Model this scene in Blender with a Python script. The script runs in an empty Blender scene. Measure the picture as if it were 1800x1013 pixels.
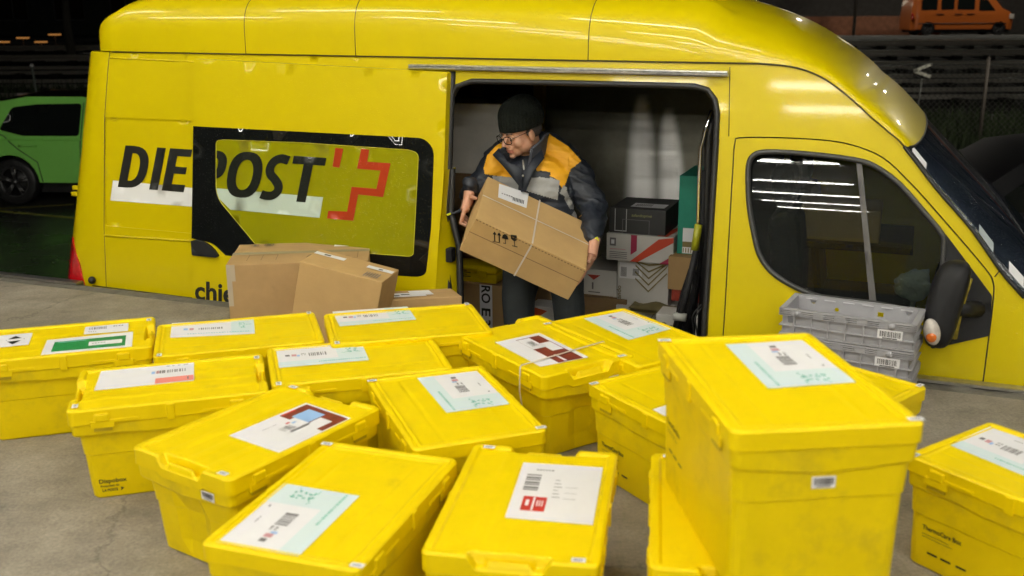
import bpy, bmesh, math, random
from mathutils import Vector, Matrix, noise
from mathutils.geometry import delaunay_2d_cdt
R = math.radians
random.seed(7)
scene = bpy.context.scene
COL = scene.collection
# ------------------------------------------------------------------ camera
CAM_H, PITCH, ROLL, FPX = 1.46614, R(15.174), R(-0.301), 1767.9
cd = bpy.data.cameras.new('camera'); cam = bpy.data.objects.new('camera', cd); COL.objects.link(cam)
cam.location = (0, 0, CAM_H)
cd.sensor_width = 36; cd.lens = 36*FPX/1800; cd.clip_end = 600; cd.clip_start = .05
cam.rotation_euler = (Matrix.Rotation(R(90)-PITCH, 3, 'X') @ Matrix.Rotation(ROLL, 3, 'Z')).to_euler()
cd.dof.use_dof = True; cd.dof.focus_distance = 4.95; cd.dof.aperture_fstop = 2.9; cd.dof.aperture_blades = 9
scene.camera = cam
# ------------------------------------------------------------------ night sky, faint moonlight, exposure
w = bpy.data.worlds.new('World'); scene.world = w; w.use_nodes = True
nt = w.node_tree; bg = nt.nodes['Background']
sk = nt.nodes.new('ShaderNodeTexSky'); sk.sky_type = 'NISHITA'; sk.sun_disc = False
sk.sun_elevation = R(-4); sk.sun_rotation = R(200)
nt.links.new(sk.outputs[0], bg.inputs[0]); bg.inputs[1].default_value = .03
sl = bpy.data.lights.new('moon', 'SUN'); sl.energy = .012; sl.angle = R(.5); sl.color = (1, .95, .88)
so = bpy.data.objects.new('moon', sl); COL.objects.link(so); so.rotation_euler = (R(40), 0, R(200)); so.location = (0, -20, 30)
scene.view_settings.view_transform = 'Standard'; scene.view_settings.look = 'None'
scene.view_settings.exposure = 0.78; scene.view_settings.gamma = 1
scene.view_settings.use_curve_mapping = False
try: scene.cycles.max_bounces = 7; scene.cycles.sample_clamp_indirect = 6; scene.cycles.caustics_reflective = False; scene.cycles.caustics_refractive = False
except Exception: pass

# ------------------------------------------------------------------ pixel -> ray (measurements were read off the photo)
cp, sp = math.cos(PITCH), math.sin(PITCH); cr, sr = math.cos(ROLL), math.sin(ROLL)
def ray(px, py):
    a = (px-900)/FPX; b = (py-506.5)/FPX
    u = a*cr+b*sr; v = -a*sr+b*cr
    return Vector((u, cp-v*sp, -sp-v*cp))
def onz(px, py, z):
    d = ray(px, py); return Vector((0, 0, CAM_H)) + d*((z-CAM_H)/d.z)
def W(px, py, depth): return Vector((0, 0, CAM_H)) + ray(px, py)*depth
def proj(P):
    X = Vector(P)-Vector((0, 0, CAM_H)); fw = X.y*cp-X.z*sp; up = X.y*sp+X.z*cp
    u = X.x/fw; v = -up/fw
    return 900+FPX*(u*cr-v*sr), 506.5+FPX*(u*sr+v*cr)
# van frame: s along the van towards its nose, w inwards from the near side, z up (dock floor = 0)
YAW = R(-21.5)
AX = Vector((math.cos(YAW), math.sin(YAW), 0)); IN = Vector((-math.sin(YAW), math.cos(YAW), 0))
E0 = Vector((0, 4.549, 0)) + IN*.07
LEAN = .13
def V(s, wv, z): return E0 + AX*s + IN*wv + Vector((0, 0, z))
def onlean(px, py, off=0.):      # hit the leaning near side (moved outwards by off) -> (s, z)
    d = ray(px, py); o = Vector((0, 0, CAM_H))-E0
    # (o+td).IN = LEAN*(o+td).z - off
    t = (LEAN*o.z - off - o.dot(IN))/(d.dot(IN)-LEAN*d.z)
    p = o+d*t; return (p.dot(AX), p.z)
def onw(px, py, wv):             # hit the vertical plane at depth wv inside the van -> (s, z)
    d = ray(px, py); o = Vector((0, 0, CAM_H))-E0
    t = (wv-o.dot(IN))/d.dot(IN); p = o+d*t; return (p.dot(AX), p.z)

# ------------------------------------------------------------------ materials
MATS = {}
def mat(name, col, rough=.5, metal=0., var=0., vscale=4., bump=0., bscale=60., coat=0., spec=.5, dirt=None, dscale=3., dthr=(.55, .75), rvar=0., trans=0., drops=0., emit=0., dropd=.0015):
    if name in MATS: return MATS[name]
    m = bpy.data.materials.new(name); m.use_nodes = True; n = m.node_tree.nodes; l = m.node_tree.links
    b = n['Principled BSDF']
    b.inputs['Roughness'].default_value = rough; b.inputs['Metallic'].default_value = metal
    b.inputs['Coat Weight'].default_value = coat; b.inputs['Coat IOR'].default_value = 1.45; b.inputs['Coat Roughness'].default_value = .05
    b.inputs['Specular IOR Level'].default_value = spec
    b.inputs['Transmission Weight'].default_value = trans
    b.inputs['Base Color'].default_value = (*col, 1)
    tc = n.new('ShaderNodeTexCoord')
    if var or dirt or rvar:
        nz = n.new('ShaderNodeTexNoise'); nz.inputs['Scale'].default_value = vscale; nz.inputs['Detail'].default_value = 6; nz.inputs['Roughness'].default_value = .65
        l.new(tc.outputs['Object'], nz.inputs['Vector'])
        rp = n.new('ShaderNodeMapRange'); rp.inputs[1].default_value = .3; rp.inputs[2].default_value = .7; rp.inputs[3].default_value = 1-var; rp.inputs[4].default_value = 1+var
        l.new(nz.outputs['Fac'], rp.inputs[0])
        hs = n.new('ShaderNodeHueSaturation'); hs.inputs['Color'].default_value = (*col, 1); l.new(rp.outputs[0], hs.inputs['Value'])
        out = hs.outputs[0]
        if dirt:
            n2 = n.new('ShaderNodeTexNoise'); n2.inputs['Scale'].default_value = dscale; n2.inputs['Detail'].default_value = 8; n2.inputs['Roughness'].default_value = .7
            mp = n.new('ShaderNodeMapping'); mp.inputs['Location'].default_value = (3.1, 7.7, 1.3); l.new(tc.outputs['Object'], mp.inputs[0]); l.new(mp.outputs[0], n2.inputs['Vector'])
            r2 = n.new('ShaderNodeMapRange'); r2.inputs[1].default_value = dthr[0]; r2.inputs[2].default_value = dthr[1]; l.new(n2.outputs['Fac'], r2.inputs[0])
            mx = n.new('ShaderNodeMixRGB'); l.new(r2.outputs[0], mx.inputs[0]); l.new(out, mx.inputs[1]); mx.inputs[2].default_value = (*dirt, 1); out = mx.outputs[0]
        l.new(out, b.inputs['Base Color'])
        if rvar:
            r3 = n.new('ShaderNodeMapRange'); r3.inputs[3].default_value = max(.02, rough-rvar); r3.inputs[4].default_value = min(1, rough+rvar); l.new(nz.outputs['Fac'], r3.inputs[0]); l.new(r3.outputs[0], b.inputs['Roughness'])
    nrm = None
    if bump:
        nb = n.new('ShaderNodeTexNoise'); nb.inputs['Scale'].default_value = bscale; nb.inputs['Detail'].default_value = 5; l.new(tc.outputs['Object'], nb.inputs['Vector'])
        bp = n.new('ShaderNodeBump'); bp.inputs['Strength'].default_value = bump; bp.inputs['Distance'].default_value = .01; l.new(nb.outputs['Fac'], bp.inputs['Height']); nrm = bp.outputs[0]
    if drops:
        vo = n.new('ShaderNodeTexVoronoi'); vo.inputs['Scale'].default_value = 130; l.new(tc.outputs['Object'], vo.inputs['Vector'])
        vr = n.new('ShaderNodeMapRange'); vr.inputs[1].default_value = .18; vr.inputs[2].default_value = .32; vr.inputs[3].default_value = 1; vr.inputs[4].default_value = 0; l.new(vo.outputs['Distance'], vr.inputs[0])
        sx = n.new('ShaderNodeSeparateColor'); l.new(vo.outputs['Color'], sx.inputs[0])
        gt = n.new('ShaderNodeMath'); gt.operation = 'GREATER_THAN'; gt.inputs[1].default_value = .72; l.new(sx.outputs[0], gt.inputs[0])
        mu = n.new('ShaderNodeMath'); mu.operation = 'MULTIPLY'; l.new(vr.outputs[0], mu.inputs[0]); l.new(gt.outputs[0], mu.inputs[1])
        bp = n.new('ShaderNodeBump'); bp.inputs['Strength'].default_value = drops; bp.inputs['Distance'].default_value = dropd; l.new(mu.outputs[0], bp.inputs['Height'])
        if nrm: l.new(nrm, bp.inputs['Normal'])
        nrm = bp.outputs[0]
    if nrm:
        l.new(nrm, b.inputs['Normal'])
        if coat: l.new(nrm, b.inputs['Coat Normal'])
    if emit:
        b.inputs['Emission Color'].default_value = (*col, 1); b.inputs['Emission Strength'].default_value = emit
    MATS[name] = m; return m
VANY = mat('van_yellow_paint', (.575, .452, .0), .35, var=.025, vscale=2.5, coat=.5, spec=.2, drops=.35)
BOXY = mat('yellow_plastic', (.83, .61, .0), .42, spec=.22, var=.05, vscale=9, bump=.05, bscale=220, dirt=(.50, .36, .02), dscale=7, dthr=(.60, .95), rvar=.1)
BOXB = mat('yellow_plastic_body', (.80, .595, .0), .45, spec=.22, var=.05, vscale=9, bump=.05, bscale=220, dirt=(.46, .34, .02), dscale=6, dthr=(.53, .9), rvar=.1)
BLACK = mat('black_rubber', (.012, .012, .012), .5, bump=.1, bscale=90)
DARKP = mat('dark_plastic', (.012, .012, .013), .5, spec=.25, bump=.25, bscale=400, drops=.3)
GLASSB = mat('black_window_glass', (.006, .007, .007), .06, drops=1., dropd=.004, coat=.5)
FILM = mat('yellow_film_behind_glass', (.26, .25, .002), .16, var=.08, vscale=3, drops=.6, coat=.6)
PRINTK = mat('black_print', (.012, .012, .01), .4)
PRINTKW = mat('black_print_wet', (.012, .014, .01), .25, drops=.8, coat=.4)
PRINTG = mat('grey_print', (.16, .15, .15), .6)
PRINTR = mat('red_print', (.55, .03, .02), .4)
PRINTRD = mat('red_print_behind_glass', (.38, .04, .01), .2, coat=.5, drops=.6)
WHITE = mat('white_print', (.8, .8, .78), .5)
WHITEW = mat('white_print_behind_glass', (.52, .62, .52), .2, coat=.5, drops=.5)
PAPER = mat('white_paper', (.78, .77, .78), .55, var=.02, vscale=20)
MINT = mat('mint_print', (.64, .75, .75), .55)
TEAL = mat('teal_print', (.16, .5, .4), .55)
PINK = mat('pink_print', (.6, .3, .32), .6)
SALM = mat('salmon_print', (.8, .25, .2), .6)
GREENP = mat('green_print', (.01, .22, .05), .5, var=.2, vscale=60)
BROWNP = mat('brown_print', (.19, .028, .012), .5, var=.25, vscale=30)
BLUEP = mat('blue_print', (.3, .5, .8), .5)
CARD = mat('brown_cardboard', (.42, .265, .11), .8, var=.07, vscale=12, bump=.12, bscale=180, dirt=(.25, .15, .07), dscale=5, dthr=(.6, .8))
CARD2 = mat('light_cardboard', (.50, .32, .125), .8, var=.07, vscale=9, bump=.12, bscale=180)
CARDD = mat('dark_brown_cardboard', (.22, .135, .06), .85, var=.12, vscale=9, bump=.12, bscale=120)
TAPE = mat('clear_tape', (.5, .42, .3), .2, coat=.6)
CARDW = mat('white_cardboard', (.6, .58, .54), .7, var=.05, vscale=9, bump=.05, bscale=180)
CARDK = mat('black_cardboard', (.035, .035, .034), .6, var=.1, vscale=20)
CARDT = mat('teal_cardboard', (.01, .23, .15), .6, var=.06, vscale=20)
STRAP = mat('plastic_strap', (.62, .55, .46), .35)
STEEL = mat('galvanised_steel', (.48, .47, .45), .38, 1, var=.2, vscale=25, bump=.1, bscale=40)
CHROME = mat('chrome_tube', (.8, .8, .8), .12, 1)
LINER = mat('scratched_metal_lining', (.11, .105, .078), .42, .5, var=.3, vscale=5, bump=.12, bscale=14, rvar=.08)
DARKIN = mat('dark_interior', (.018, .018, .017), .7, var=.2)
GREYP = mat('grey_crate_plastic', (.36, .355, .37), .45, var=.05, vscale=15, bump=.03, bscale=200)
GREYL = mat('grey_white_board', (.78, .74, .67), .6, var=.1, vscale=5)

def glass_mat(name, tint, alpha, rough=.02, drops=.5, const=False):
    m = bpy.data.materials.new(name); m.use_nodes = True; n = m.node_tree.nodes; l = m.node_tree.links
    b = n['Principled BSDF']; out = n['Material Output']
    b.inputs['Base Color'].default_value = (.01, .012, .012, 1); b.inputs['Roughness'].default_value = rough
    tr = n.new('ShaderNodeBsdfTransparent'); tr.inputs[0].default_value = (*tint, 1)
    fr = n.new('ShaderNodeFresnel'); fr.inputs[0].default_value = 1.5
    mr = n.new('ShaderNodeMapRange'); mr.inputs[3].default_value = alpha; mr.inputs[4].default_value = 1; l.new(fr.outputs[0], mr.inputs[0])
    mx = n.new('ShaderNodeMixShader'); (l.new(mr.outputs[0], mx.inputs[0]) if not const else setattr(mx.inputs[0], 'default_value', alpha)); l.new(tr.outputs[0], mx.inputs[1]); l.new(b.outputs[0], mx.inputs[2]); l.new(mx.outputs[0], out.inputs[0])
    b.inputs['Specular IOR Level'].default_value = 1.0
    tc = n.new('ShaderNodeTexCoord'); vo = n.new('ShaderNodeTexVoronoi'); vo.inputs['Scale'].default_value = 110; l.new(tc.outputs['Object'], vo.inputs['Vector'])
    vr = n.new('ShaderNodeMapRange'); vr.inputs[1].default_value = .15; vr.inputs[2].default_value = .3; vr.inputs[3].default_value = 1; vr.inputs[4].default_value = 0; l.new(vo.outputs['Distance'], vr.inputs[0])
    bp = n.new('ShaderNodeBump'); bp.inputs['Strength'].default_value = drops; bp.inputs['Distance'].default_value = .0015; l.new(vr.outputs[0], bp.inputs['Height']); l.new(bp.outputs[0], b.inputs['Normal'])
    return m
CABGLASS = glass_mat('cab_window_glass', (.45, .5, .45), .38)
SCREENGLASS = glass_mat('windscreen_glass', (.35, .42, .45), .5); SCREENGLASS.node_tree.nodes['Principled BSDF'].inputs['Base Color'].default_value = (.016, .022, .032, 1)

# ------------------------------------------------------------------ object helpers
def tag(o, label=None, cat=None, group=None, kind=None):
    if label: o['label'] = label
    if cat: o['category'] = cat
    if group: o['group'] = group
    if kind: o['kind'] = kind
    return o
def empty(name, loc=(0, 0, 0), rz=0., label=None, cat=None, group=None):
    o = bpy.data.objects.new(name, None); COL.objects.link(o); o.location = loc; o.rotation_euler = (0, 0, rz); o.empty_display_size = .1
    return tag(o, label, cat, group)
class MB:
    """collects shapes, builds ONE mesh"""
    def __init__(s): s.v = []; s.f = []; s.m = []; s.sm = []
    def add(s, verts, faces, mi=0, smooth=False):
        b = len(s.v); s.v += [tuple(x) for x in verts]
        for f in faces: s.f.append([i+b for i in f]); s.m.append(mi); s.sm.append(smooth)
        return s
    def box(s, x0, x1, y0, y1, z0, z1, M=None, mi=0, bev=0.):
        bm = bmesh.new(); bmesh.ops.create_cube(bm, size=1)
        for v in bm.verts: v.co = Vector(((x0+x1)/2+v.co.x*(x1-x0), (y0+y1)/2+v.co.y*(y1-y0), (z0+z1)/2+v.co.z*(z1-z0)))
        if bev: bmesh.ops.bevel(bm, geom=list(bm.edges), offset=bev, segments=2, affect='EDGES', profile=.5)
        s.bm(bm, M, mi); return s
    def bm(s, bm, M=None, mi=0, smooth=False):
        bm.verts.index_update()
        vs = [(M @ v.co if M else v.co.copy()) for v in bm.verts]
        s.add(vs, [[v.index for v in f.verts] for f in bm.faces], mi, smooth); bm.free()
    def sphere(s, c, r, mi=0, seg=20, M=None):
        bm = bmesh.new(); bmesh.ops.create_uvsphere(bm, u_segments=seg, v_segments=max(6, seg//2), radius=1)
        rr = r if hasattr(r, '__len__') else (r, r, r)
        for v in bm.verts:
            p = Vector((v.co.x*rr[0], v.co.y*rr[1], v.co.z*rr[2]))
            v.co = (M.to_3x3() @ p if M else p)+Vector(c)
        s.bm(bm, None, mi, True)
    def tube(s, pts, r, seg=10, mi=0, closed=False, caps=True):
        pts = [Vector(p) for p in pts]; n = len(pts); rs = r if hasattr(r, '__len__') else [r]*n
        ring = []; up = None
        for i, p in enumerate(pts):
            if closed: d = pts[(i+1) % n]-pts[i-1]
            else: d = pts[min(i+1, n-1)]-pts[max(i-1, 0)]
            d.normalize()
            if up is None:
                up = Vector((0, 0, 1)) if abs(d.z) < .9 else Vector((1, 0, 0))
            a = d.cross(up).normalized(); b = a.cross(d).normalized(); up = b
            ring.append([p+(a*math.cos(t)+b*math.sin(t))*rs[i] for t in [2*math.pi*k/seg for k in range(seg)]])
        vs = [v for q in ring for v in q]; fs = []
        for i in range(n if closed else n-1):
            j = (i+1) % n
            for k in range(seg): fs.append([i*seg+k, i*seg+(k+1) % seg, j*seg+(k+1) % seg, j*seg+k])
        if not closed and caps: fs += [list(range(seg))[::-1], [(n-1)*seg+k for k in range(seg)]]
        s.add(vs, fs, mi, True); return s
    def grid(s, P, nu, nv, mi=0, smooth=True, flip=False):
        vs = [P(i, j) for i in range(nu+1) for j in range(nv+1)]; fs = []
        for i in range(nu):
            for j in range(nv):
                q = [i*(nv+1)+j, (i+1)*(nv+1)+j, (i+1)*(nv+1)+j+1, i*(nv+1)+j+1]
                fs.append(q[::-1] if flip else q)
        s.add(vs, fs, mi, smooth); return s
    def mesh(s, name, mats):
        me = bpy.data.meshes.new(name); me.from_pydata(s.v, [], s.f)
        for m in (mats if isinstance(mats, (list, tuple)) else [mats]): me.materials.append(m)
        me.polygons.foreach_set('material_index', s.m); me.polygons.foreach_set('use_smooth', s.sm); me.update(); return me
    def build(s, name, mats, parent=None, loc=None, rz=None):
        o = bpy.data.objects.new(name, s.mesh(name, mats)); COL.objects.link(o)
        if parent: o.parent = parent
        if loc is not None: o.location = loc
        if rz is not None: o.rotation_euler = (0, 0, rz)
        return o
def bevel_mod(o, wd=.003, seg=2):
    m = o.modifiers.new('bevel', 'BEVEL'); m.width = wd; m.segments = seg; m.limit_method = 'ANGLE'; m.angle_limit = R(40); return o
def inpoly(x, y, poly):
    c = False; j = len(poly)-1
    for i in range(len(poly)):
        xi, yi = poly[i]; xj, yj = poly[j]
        if (yi > y) != (yj > y) and x < (xj-xi)*(y-yi)/(yj-yi)+xi: c = not c
        j = i
    return c
def dseg(px, py, a, b):
    vx, vy = b[0]-a[0], b[1]-a[1]; L = vx*vx+vy*vy
    t = 0 if L == 0 else max(0, min(1, ((px-a[0])*vx+(py-a[1])*vy)/L))
    return math.hypot(px-a[0]-t*vx, py-a[1]-t*vy)
def fillet(poly, r, n=5):
    out = []; N = len(poly); rs = r if hasattr(r, '__len__') else [r]*N
    for i in range(N):
        p = Vector(poly[i]).to_2d(); a = Vector(poly[i-1]).to_2d(); b = Vector(poly[(i+1) % N]).to_2d()
        if rs[i] <= 0: out.append(tuple(p)); continue
        da = (a-p); db = (b-p); q = min(rs[i], da.length*.49, db.length*.49)
        A = p+da.normalized()*q; B = p+db.normalized()*q
        for k in range(n+1):
            t = k/n; out.append(tuple(A*(1-t)**2+p*2*t*(1-t)+B*t*t))
    return out
def crom(pts, n=6, closed=False):
    P = [Vector(p) for p in pts]; N = len(P); out = []
    rng = range(N) if closed else range(N-1)
    for i in rng:
        p0 = P[(i-1) % N] if closed or i > 0 else P[0]*2-P[1]
        p1 = P[i]; p2 = P[(i+1) % N]; p3 = P[(i+2) % N] if closed or i+2 < N else P[-1]*2-P[-2]
        for k in range(n):
            t = k/n
            out.append(.5*((2*p1)+(p2-p0)*t+(2*p0-5*p1+4*p2-p3)*t*t+(3*p1-p0-3*p2+p3)*t**3))
    if not closed: out.append(P[-1])
    return [tuple(p) for p in out]
def subdiv(poly, step):
    out = []
    for i in range(len(poly)):
        a = poly[i]; b = poly[(i+1) % len(poly)]; L = math.hypot(b[0]-a[0], b[1]-a[1]); n = max(1, int(math.ceil(L/step)))
        for k in range(n): out.append((a[0]+(b[0]-a[0])*k/n, a[1]+(b[1]-a[1])*k/n))
    return out
def panel(mb, outer, holes, fn, step=.07, thick=0., tdir=None, mi=0, flip=False):
    """fill a 2D outline (with holes) with triangles, map through fn(x,y)->3D, optional returned edge of given thickness"""
    loops = [subdiv(outer, step)]+[subdiv(h, step) for h in holes]
    pts = []; edges = []
    for L in loops:
        b = len(pts); pts += L; edges += [(b+i, b+(i+1) % len(L)) for i in range(len(L))]
    xs = [p[0] for p in outer]; ys = [p[1] for p in outer]
    x = min(xs)+step/2
    segs = [(L[i], L[(i+1) % len(L)]) for L in loops for i in range(len(L))]
    while x < max(xs):
        y = min(ys)+step/2
        while y < max(ys):
            if inpoly(x, y, loops[0]) and not any(inpoly(x, y, h) for h in loops[1:]) and min(dseg(x, y, a, b) for a, b in segs) > step*.4: pts.append((x, y))
            y += step
        x += step
    r = delaunay_2d_cdt([Vector(p) for p in pts], edges, [], 0, 1e-5)
    vv = [tuple(v) for v in r[0]]; fs = []
    for f in r[2]:
        cx = sum(vv[i][0] for i in f)/3; cy = sum(vv[i][1] for i in f)/3
        if inpoly(cx, cy, loops[0]) and not any(inpoly(cx, cy, h) for h in loops[1:]):
            a, b, c = [vv[i] for i in f]
            area = (b[0]-a[0])*(c[1]-a[1])-(b[1]-a[1])*(c[0]-a[0])
            f = list(f) if area > 0 else list(f)[::-1]
            fs.append(f[::-1] if flip else f)
    mb.add([fn(*p) for p in vv], fs, mi, True)
    if thick:
        for L in loops:
            n = len(L); A = [Vector(fn(*p)) for p in L]
            B = [a+tdir*thick for a in A]
            mb.add(A+B, [[i, (i+1) % n, n+(i+1) % n, n+i] for i in range(n)], mi, False)
    return mb
def sstep(a, b, x):
    t = max(0., min(1., (x-a)/(b-a))); return t*t*(3-2*t)
_tc = {}
def text2d(txt, bold=0.):
    """outline of a piece of lettering as flat triangles, scaled so that width=1 and height(capitals)=1"""
    k = (txt, bold)
    if k in _tc: return _tc[k]
    c = bpy.data.curves.new('t', 'FONT'); c.body = txt; c.size = 1; c.offset = bold; c.resolution_u = 3
    o = bpy.data.objects.new('t', c); COL.objects.link(o); bpy.context.view_layer.update()
    me = bpy.data.meshes.new_from_object(o.evaluated_get(bpy.context.evaluated_depsgraph_get()))
    vs = [(v.co.x, v.co.y) for v in me.vertices]; fs = [list(p.vertices) for p in me.polygons]
    bpy.data.objects.remove(o); bpy.data.curves.remove(c); bpy.data.meshes.remove(me)
    x0 = min(v[0] for v in vs); x1 = max(v[0] for v in vs); y1 = max(v[1] for v in vs)
    cap = max(y1, .1)
    vs = [((v[0]-x0)/(x1-x0), v[1]/cap) for v in vs]
    _tc[k] = (vs, fs); return _tc[k]

# ------------------------------------------------------------------ dock (the raised platform)
DA = R(-21.3); DX = Vector((math.cos(DA), math.sin(DA), 0)); DN = Vector((-math.sin(DA), math.cos(DA), 0)); D0 = Vector((0, 4.549, 0))
def D(a, b, z): return D0+DX*a+DN*b+Vector((0, 0, z))   # a along the edge, b out over the yard
def conc_mat():
    m = bpy.data.materials.new('worn_concrete'); m.use_nodes = True; n = m.node_tree.nodes; l = m.node_tree.links; b = n['Principled BSDF']
    tc = n.new('ShaderNodeTexCoord')
    def nz(sc, det=6, ro=.6, loc=0):
        mp = n.new('ShaderNodeMapping'); mp.inputs['Location'].default_value = (loc, loc*.7, 0); l.new(tc.outputs['Object'], mp.inputs[0])
        x = n.new('ShaderNodeTexNoise'); x.inputs['Scale'].default_value = sc; x.inputs['Detail'].default_value = det; x.inputs['Roughness'].default_value = ro; l.new(mp.outputs[0], x.inputs['Vector']); return x
    big = nz(1.6); mid = nz(7, 8, .7, 3); fine = nz(90, 4, .7, 5)
    cr1 = n.new('ShaderNodeValToRGB'); cr1.color_ramp.elements[0].position = .3; cr1.color_ramp.elements[0].color = (.205, .175, .13, 1); cr1.color_ramp.elements[1].position = .7; cr1.color_ramp.elements[1].color = (.33, .29, .225, 1)
    l.new(big.outputs['Fac'], cr1.inputs[0])
    mr = n.new('ShaderNodeMapRange'); mr.inputs[1].default_value = .35; mr.inputs[2].default_value = .65; mr.inputs[3].default_value = .76; mr.inputs[4].default_value = 1.12; l.new(mid.outputs['Fac'], mr.inputs[0])
    mf = n.new('ShaderNodeMapRange'); mf.inputs[1].default_value = .35; mf.inputs[2].default_value = .65; mf.inputs[3].default_value = .78; mf.inputs[4].default_value = 1.16; l.new(fine.outputs['Fac'], mf.inputs[0])
    mu = n.new('ShaderNodeMath'); mu.operation = 'MULTIPLY'; l.new(mr.outputs[0], mu.inputs[0]); l.new(mf.outputs[0], mu.inputs[1])
    # stains
    st = nz(3.2, 7, .65, 11); sm = n.new('ShaderNodeMapRange'); sm.inputs[1].default_value = .56; sm.inputs[2].default_value = .72; sm.inputs[3].default_value = 1; sm.inputs[4].default_value = .62; l.new(st.outputs['Fac'], sm.inputs[0])
    mu2 = n.new('ShaderNodeMath'); mu2.operation = 'MULTIPLY'; l.new(mu.outputs[0], mu2.inputs[0]); l.new(sm.outputs[0], mu2.inputs[1])
    # hairline cracks
    wn = nz(2.5, 6, .7, 2); mxv = n.new('ShaderNodeMixRGB'); mxv.inputs[0].default_value = .25; l.new(tc.outputs['Object'], mxv.inputs[1]); l.new(wn.outputs['Color'], mxv.inputs[2])
    vo = n.new('ShaderNodeTexVoronoi'); vo.feature = 'DISTANCE_TO_EDGE'; vo.inputs['Scale'].default_value = .9; l.new(mxv.outputs[0], vo.inputs['Vector'])
    ck = n.new('ShaderNodeMapRange'); ck.inputs[1].default_value = 0; ck.inputs[2].default_value = .006; ck.inputs[3].default_value = .68; ck.inputs[4].default_value = 1; l.new(vo.outputs['Distance'], ck.inputs[0])
    mu3 = n.new('ShaderNodeMath'); mu3.operation = 'MULTIPLY'; l.new(mu2.outputs[0], mu3.inputs[0]); l.new(ck.outputs[0], mu3.inputs[1])
    hs = n.new('ShaderNodeHueSaturation'); l.new(cr1.outputs[0], hs.inputs['Color']); l.new(mu3.outputs[0], hs.inputs['Value']); l.new(hs.outputs[0], b.inputs['Base Color'])
    b.inputs['Roughness'].default_value = .72
    bp = n.new('ShaderNodeBump'); bp.inputs['Strength'].default_value = .35; bp.inputs['Distance'].default_value = .004; l.new(mu3.outputs[0], bp.inputs['Height']); l.new(bp.outputs[0], b.inputs['Normal'])
    return m
CONC = conc_mat()
mb = MB(); mb.add([D(-14, -16, 0), D(14, -16, 0), D(14, -.075, 0), D(-14, -.075, 0)], [[0, 1, 2, 3]])
tag(mb.build('dock_floor', CONC), kind='structure')
# rough strip along the edge, slightly uneven, and the dock's front wall
CONCD = mat('oily_edge_concrete', (.12, .11, .085), .75, var=.3, vscale=14, bump=.6, bscale=40)
mb = MB()
def edgeP(i, j):
    a = -14+28*i/400; b = (-.075, -.06, -.03, 0, 0, 0)[j]; z = (.0, .004, .008, .004, -.02, -1.1)[j]
    if 0 < j < 4: z += .007*noise.noise(Vector((a*9, j*3, 1)))
    if j == 3: b += .012*noise.noise(Vector((a*6, 5, 1)))
    return D(a, b, z)
mb.grid(edgeP, 400, 5, smooth=False)
tag(mb.build('dock_edge', CONCD), kind='structure')
for a0, a1 in ((-14, -2.62), (1.62, 14)):
    mb = MB(); prof = [(-.03, .012), (-.03, .024), (.018, .026), (.026, .018), (.026, -.05), (.018, -.05), (.018, .012)]
    def steelP(i, j): b, z = prof[j % 7]; return D(a0+(a1-a0)*i/20, b, z)
    mb.grid(steelP, 20, 7, smooth=False); mb.add([steelP(0, k) for k in range(7)], [list(range(7))]); mb.add([steelP(20, k) for k in range(7)], [list(range(7))])
    tag(mb.build('dock_edge_angle', STEEL), kind='structure')

# ------------------------------------------------------------------ canopy over the dock with its fluorescent lamps (seen mirrored in the van)
CEIL = mat('canopy_boards', (.2, .2, .18), .7, var=.05)
ZC = 3.6
mb = MB(); mb.box(-14, 14, -18, 1.2, ZC, ZC+.15, Matrix.Translation(D0) @ Matrix.Rotation(DA, 4, 'Z'))
tag(mb.build('canopy_ceiling', CEIL), kind='structure')
mb = MB(); mb.box(-14, 14, -18.2, -16, -1.1, ZC, Matrix.Translation(D0) @ Matrix.Rotation(DA, 4, 'Z'))
tag(mb.build('depot_wall', mat('depot_wall_paint', (.14, .14, .12), .8, var=.1)), kind='structure')
def emis(name, col, st):
    m = bpy.data.materials.new(name); m.use_nodes = True; b = m.node_tree.nodes['Principled BSDF']
    b.inputs['Base Color'].default_value = (.8, .8, .8, 1); b.inputs['Emission Color'].default_value = (*col, 1); b.inputs['Emission Strength'].default_value = st; return m
TUBE = emis('lit_fluorescent_tube', (1, .965, .86), 42)
lampL = None
hm = MB(); hm.box(-.8, .8, -.07, .07, .02, .07)
hm.box(-.8, -.78, -.05, .05, -.03, .02); hm.box(.78, .8, -.05, .05, -.03, .02)
hme = hm.mesh('lamp_housing', mat('white_lamp_enamel', (.7, .7, .7), .4))
tm = MB(); tm.tube([(-.775, 0, -.012), (.775, 0, -.012)], .03, 8); tme = tm.mesh('fluorescent_tube', TUBE)
for r_, b in enumerate((-1.2, -3.3, -5.4, -7.5, -9.6, -11.7, -13.8)):
    for a in (-5.2, -2.6, 0, 2.6, 5.2):
        if (r_ > 4 and a > 3) or (r_ > 1 and a == -5.2) or (r_ < 3 and a < -6): continue
        e = empty('ceiling_lamp', D(a+.3, b, ZC-.09), DA, 'lit fluorescent ceiling lamp hanging under the canopy over the dock', 'lamp', 'fluorescent lamps under the canopy')
        for nme, nm in ((hme, 'lamp_housing'), (tme, 'fluorescent_tube')):
            o = bpy.data.objects.new(nm, nme); COL.objects.link(o); o.parent = e

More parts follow.
